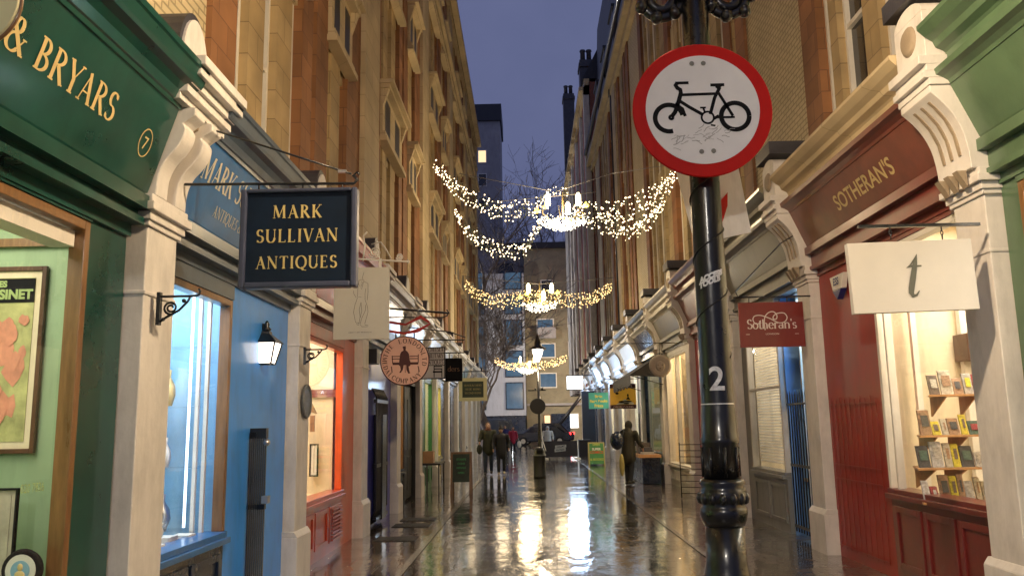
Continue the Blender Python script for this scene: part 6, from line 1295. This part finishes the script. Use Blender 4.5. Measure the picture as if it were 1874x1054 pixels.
def person(label, x, y, h, face=-1, coat='blackcoat', legs='darktr', shoes='dkshoe', stride=.22, coatlen=.50, hat=None, hood=False, arms=((.10, -.06), (-.06, .08)), hair='hairdk', lean=0.0, yaw_=0, group=None, wide=1.0):
    """body, coat and trousers are single remeshed skins; face=-1 looks towards the camera"""
    k = h/1.75; r = empty('body_root', (0, 0, 0), None, None)
    f = face
    def P(a, b_, c): # a: right, b_: forward, c: up
        ln = lean*max(0, c-.9); q = Vector((a*k, (f*b_)*k, c*k)); q.y += f*ln; c_, s_ = math.cos(yaw_), math.sin(yaw_); return Vector((q.x*c_-q.y*s_, q.x*s_+q.y*c_, q.z))
    hips = [P(s*.09, 0, .92) for s in (-1, 1)]; knee = [P(s*.10, st_*stride*.55+.03, .50) for s, st_ in ((-1, 1), (1, -1))]; ank = [P(s*.095, st_*stride-.02, .09+(.03 if st_ < 0 else 0)) for s, st_ in ((-1, 1), (1, -1))]
    sh = [P(s*.19*wide, 0, 1.43) for s in (-1, 1)]; el = [P(s*.26*wide, arms[i][0]*.6-.02, 1.15) for i, s in enumerate((-1, 1))]; wr = [P(s*.25*wide, arms[i][0]+.10, .92+abs(arms[i][1])) for i, s in enumerate((-1, 1))]
    def rem(mb, name, m, vs, parent=None):
        o = mb.build(name, m, None); md = o.modifiers.new('r', 'REMESH'); md.mode = 'VOXEL'; md.voxel_size = vs; md.use_smooth_shade = True; ms_ = o.modifiers.new('s', 'SMOOTH'); ms_.iterations = 3; ms_.factor = .5
        if parent: o.parent = parent
        return o
    b = MB()
    for i in (0, 1):
        limb(b, [hips[i], knee[i], ank[i]], [.085*k, .055*k, .038*k]); t = ank[i]; toe = t+P(0, .16, -.045)-P(0, 0, 0); limb(b, [t-Vector((0, 0, .045*k)), toe], [.04*k, .032*k])
        limb(b, [sh[i], el[i], wr[i]], [.055*k, .042*k, .028*k]); hd = wr[i]+P(0, .02, -.09)-P(0, 0, 0); limb(b, [wr[i], (wr[i]+hd)/2, hd], [.027*k, .034*k, .022*k])
        th = (wr[i]+hd)/2+P(0, .045, -.01)-P(0, 0, 0); limb(b, [(wr[i]*.7+hd*.3), th], [.016*k, .012*k])
        for j in range(4): fo = hd+P((j-1.5)*.016, .01+.006*j, -.05+.006*abs(j-1.5))-P(0, 0, 0); limb(b, [hd+P((j-1.5)*.014, 0, 0)-P(0, 0, 0), fo], [.010*k, .008*k])
    limb(b, [P(0, 0, .92), P(0, 0, 1.15), P(0, 0, 1.38)], [.13*k, .12*k, .13*k]); limb(b, [P(-.12, 0, 1.41), P(.12, 0, 1.41)], [.075*k, .075*k]); limb(b, [P(0, 0, 1.42), P(0, .01, 1.55)], [.055*k, .052*k])
    hc = P(0, .02, 1.64); b.ball(hc, (.075*k, .092*k, .112*k), 16, 10); b.ball(hc+P(0, .03, -.06)-P(0, 0, 0), (.055*k, .06*k, .05*k), 12, 8)
    b.ball(hc+P(0, .098, -.015)-P(0, 0, 0), (.014*k, .02*k, .022*k), 8, 6); b.ball(hc+P(.077, 0, -.01)-P(0, 0, 0), (.012*k, .02*k, .03*k), 8, 6); b.ball(hc+P(-.077, 0, -.01)-P(0, 0, 0), (.012*k, .02*k, .03*k), 8, 6)
    body = rem(b, 'person', 'skin', .014); bpy.data.objects.remove(r); body.location = (x, y, 0); tag(body, label, 'person', group)
    b = MB(); 
    for s in (-1, 1): b.ball(hc+P(s*.030, .088, .012)-P(0, 0, 0), .009*k, 6, 4)
    o = b.build('eyes', 'ink', None); o.parent = body
    b = MB(); b.ball(hc+P(0, .088, -.058)-P(0, 0, 0), (.024*k, .008*k, .007*k), 8, 4); o = b.build('mouth', 'scarf', None); o.parent = body
    b = MB()
    for i in (0, 1): limb(b, [hips[i]+P(0, 0, .03)-P(0, 0, 0), knee[i], ank[i]+P(0, 0, .02)-P(0, 0, 0)], [.108*k, .074*k, .060*k])
    limb(b, [hips[0], hips[1]], [.11*k, .11*k]); rem(b, 'trousers', legs, .018, body)
    b = MB()
    for i in (0, 1): t = ank[i]; toe = t+P(0, .17, -.04)-P(0, 0, 0); limb(b, [t+P(0, -.04, -.03)-P(0, 0, 0), t+P(0, .06, -.03)-P(0, 0, 0), toe], [.05*k, .052*k, .04*k])
    rem(b, 'shoes', shoes, .016, body)
    b = MB(); zl = 1.4-coatlen
    limb(b, [P(0, 0, zl), P(0, 0, zl+.12), P(0, 0, 1.15), P(0, -.01, 1.36)], [.185*k*wide, .185*k*wide, .165*k*wide, .165*k*wide]); limb(b, [P(-.13*wide, 0, 1.40), P(.13*wide, 0, 1.40)], [.095*k, .095*k]); limb(b, [P(0, 0, 1.42), P(0, .0, 1.53)], [.085*k, .075*k])
    for i in (0, 1): limb(b, [sh[i], el[i], wr[i]], [.085*k, .066*k, .052*k])
    if hood: b.ball(hc+P(0, -.03, .01)-P(0, 0, 0), (.112*k, .115*k, .14*k), 14, 9); b.ball(P(0, -.05, 1.50), (.12*k, .11*k, .1*k))
    rem(b, 'coat', coat, .02, body)
    if hat:
        b = MB(); b.ball(hc+P(0, -.01, .045)-P(0, 0, 0), (.092*k, .102*k, .09*k), 14, 9); b.ball(hc+P(0, -.01, .15)-P(0, 0, 0), .035*k, 8, 6); o = b.build('knitted_hat', hat, None); o.parent = body
    elif not hood:
        b = MB(); b.ball(hc+P(0, -.025, .03)-P(0, 0, 0), (.086*k, .094*k, .105*k), 14, 9); o = b.build('hair', hair, None); o.parent = body
    return body
person('man in an olive coat and jeans walking beside a companion in black', -1.38, 28.4, 1.76, coat='olive', legs='jeans', coatlen=.58, arms=((.12, .22), (-.02, .05)), wide=1.08, stride=.14)
b = MB(); b.lathe([(.10, 0), (.12, .05), (.07, .1)], (-1.38, 28.38, 1.47), 12); tag(b.build('scarf', 'scarf', origin=(-1.38, 28.38, 1.47)), 'rust coloured scarf round the neck of the man in olive', 'scarf')
person('shorter person in a black coat and knitted hat walking on the right of the pair', -.93, 28.2, 1.60, coat='blackcoat', legs='darktr', shoes='shoe', coatlen=.62, hat='blackcoat', stride=.12, wide=1.12)
b = MB(); b.ball((-1.67, 28.3, .86), (.10, .06, .17)); b.tube([(-1.66, 28.3, 1.0), (-1.60, 28.3, 1.4)], .012, 5); tag(b.build('shoulder_bag', 'olive', origin=(-1.67, 28.3, .7)), 'dark green bag at the side of the man in olive', 'bag')
person('person in a crimson coat walking beyond the couple', -.86, 46.0, 1.52, coat='redcoat', legs='darktr', coatlen=.55, stride=.2)
person('person in a blue jacket walking at the left of the crimson coat', -1.32, 47.2, 1.62, coat='bluecoat', legs='darktr', coatlen=.5, stride=.2)
b = MB(); b.ball((-.52, 45.8, .58), (.12, .05, .20)); b.tube([(-.52, 45.8, .75), (-.56, 45.8, .9)], .01, 4); tag(b.build('carrier_bag', 'paper', origin=(-.52, 45.8, .4)), 'white carrier bag held beside the crimson coat', 'bag')
person('person in a pale hooded coat behind the black cafe banner', 1.0, 43.4, 1.52, coat='whitecoat', legs='darktr', coatlen=.62, hood=True, wide=1.25, stride=.1)
person('hooded man in a khaki coat browsing at the outdoor book table', 2.72, 22.9, 1.70, face=1, coat='khaki', legs='darktr', coatlen=.66, hood=True, arms=((.22, .15), (.2, .12)), lean=.10, yaw_=R(-38), wide=1.12, stride=.06)
b = MB(); b.ball((2.40, 22.70, 1.20), (.19, .16, .25), 14, 9); o_ = b.build('backpack', 'navy', origin=(2.40, 22.70, .95)); tag(o_, 'dark rounded backpack worn by the hooded man', 'backpack')
b = MB(); b.tube([(2.5, 22.75, 1.42), (2.6, 22.78, 1.5), (2.66, 22.85, 1.38)], .02, 6); b.build('strap', 'black', o_)
b = MB(); b.ball((2.50, 22.62, .55), (.07, .06, .30), 10, 8); tag(b.build('carrier_bag', 'yellowgr', origin=(2.5, 22.62, .25)), 'long yellow bag hanging at the hooded man’s side', 'bag')

# ================================================================== BANNER, BARRIERS, CARS
K['banner'] = mat('black_banner_cloth', (.008, .008, .020), .6, var=.3, bump=.2, bscale=4)
a, c = at(994, 838, 40), at(1056, 806, 40)
r_ = empty('cafe_banner', ((a.x+c.x)/2, 40, 0), 'black cafe windbreak banner with a white boxed name, set across the lane', 'banner')
b = MB(); b.box(a.x, c.x, 39.98, 40.02, .10, c.z); bn = b.build('cloth', 'banner', r_)
b = MB()
for xx in (a.x-.02, c.x+.02): b.tube([(xx, 40, 0), (xx, 40, c.z+.05)], .022, 8)
b.build('pole', 'silver', r_); b = MB()
for xx in (a.x+.1, c.x-.0): b.lathe([(.16, 0), (.16, .04), (.05, .06)], (xx, 40, 0), 14)
b.build('foot', 'paper', r_)
bx0, bz0 = at(1015, 827, 40).x, at(1015, 827, 40).z; w_ = at(1035, 815, 40).x-bx0; K['bangrey'] = mat('banner_print', (.34, .37, .42), .6, var=0, bump=0)
q = MB(); q.ext([(bx0+.03, 39.977, bz0+.17), (bx0+w_+.03, 39.977, bz0+.22), (bx0+w_+.03, 39.977, bz0+.35), (bx0+.03, 39.977, bz0+.31)], (0, -.002, 0)); q.ext([(bx0, 39.977, bz0), (bx0+w_, 39.977, bz0+.05), (bx0+w_, 39.977, bz0+.205), (bx0, 39.977, bz0+.155)], (0, -.002, 0)); q.build('boxed_name', 'bangrey', bn)
q = MB(); sans(q, 'HALLMT', (bx0+w_/2+.03, 39.972, bz0+.225), Vector((1, 0, .1)), UZ, -UY, .075, thick=.004); sans(q, 'BOUTIQUE', (bx0+w_/2, 39.972, bz0+.07), Vector((1, 0, .1)), UZ, -UY, .075, stretch=.8, thick=.004); q.build('lettering', 'navy', bn)
small_box('planter', 'dark square planter box just right of the black banner', 'planter', 2.5, 3.1, 41.5, 42.1, .0, .85, 'banner')
K['carpaint'] = mat('dark_car_paint', (.02, .03, .05), .2, metal=.4, var=.1, bump=0, coat=1); K['taxi'] = mat('black_car_paint', (.008, .009, .012), .2, var=.1, bump=0, coat=1)
K['head'] = mat('headlamp_lit', (1, 1, 1), .4, emis=25, ecol=(.9, .95, 1), var=0, bump=0); K['tail'] = mat('tail_lamp_lit', (1, .05, .05), .4, emis=7, ecol=(1, .03, .03), var=0, bump=0); K['tyre'] = mat('tyre_rubber', (.012, .012, .012), .8, bump=0)
def car(label, x, y, L_=4.3, H_=1.45, paint='carpaint', dirn=-1, van=False):
    r = empty('parked_car', (x, y, 0), label, 'car'); s = dirn; X = lambda u: x+s*u*L_/2
    pr = [(-1, .35), (-.98, .75), (-.86, .92), (-.60, .98), (-.38, H_-.08), (-.25, H_), (.35, H_), (.55, H_-.08), (.80, 1.0), (.98, .92), (1, .6), (.98, .3), (-.95, .25)]
    if van: pr = [(-1, .35), (-.98, .85), (-.80, 1.0), (-.62, H_-.12), (-.5, H_), (.96, H_), (1, H_-.15), (1, .3), (-.95, .25)]
    b = MB(); b.ext([(X(-u), y-.85, z) for u, z in pr], (0, 1.7, 0)); b.build('body', paint, r, bev=.08)
    b = MB(); gw = [(-.52, 1.0), (-.33, H_-.12), (.30, H_-.10), (.5, .98)] if not van else [(-.68, 1.05), (-.55, H_-.18), (-.2, H_-.18), (-.2, 1.05)]
    b.ext([(X(-u), y-.868, z) for u, z in gw], (0, .01, 0)); b.build('side_window', 'dkglass', r)
    for u in (-.62, .62):
        b = MB(); b.lathe([(.31, -.10), (.32, 0), (.31, .10)], (X(u), y-.80, .32), 20, axis='y'); w = b.build('wheel', 'tyre', r); b = MB(); b.lathe([(.18, -.115), (.19, -.10)], (X(u), y-.80, .32), 16, axis='y'); b.build('rim', 'silver', w)
    for yy in (y-.7, y+.55): b = MB(); b.ball((X(.99), yy, .68), (.07, .14, .09)); b.build('headlight', 'head', r)
    for yy in (y-.72, y+.55): b = MB(); b.box(X(-.985), X(-1.01), yy-.1, yy+.1, .78, .95); b.build('tail_light', 'tail', r)
    b = MB(); b.box(X(.30), X(-.30), y-.872, y-.868, .45, .95); b.build('door', paint, r); return r
car('dark car with lit headlamps crossing the far road, behind the couple', 1.0, 66, 4.6, 1.5, 'carpaint', -1)
a = at(1050, 790, 68); car('black car with a red tail light at the right end of the far road', a.x-2.35, 68, 4.7, 1.7, 'taxi', -1)
car('dark van parked on the far side of the road, left of the lamp', -3.0, 71, 5.0, 2.1, 'carpaint', 1, van=True)
K['bluedoor'] = mat('blue_black_hoarding', (.01, .025, .06), .4)
b = MB(); b.box(3.0, 3.7, 46, 46.1, 0, 3.4); tag(b.build('dark_screen', 'bluedoor', origin=(3.35, 46, 0)), 'dark blue shop screen standing out below the brilliant lightbox', 'screen')
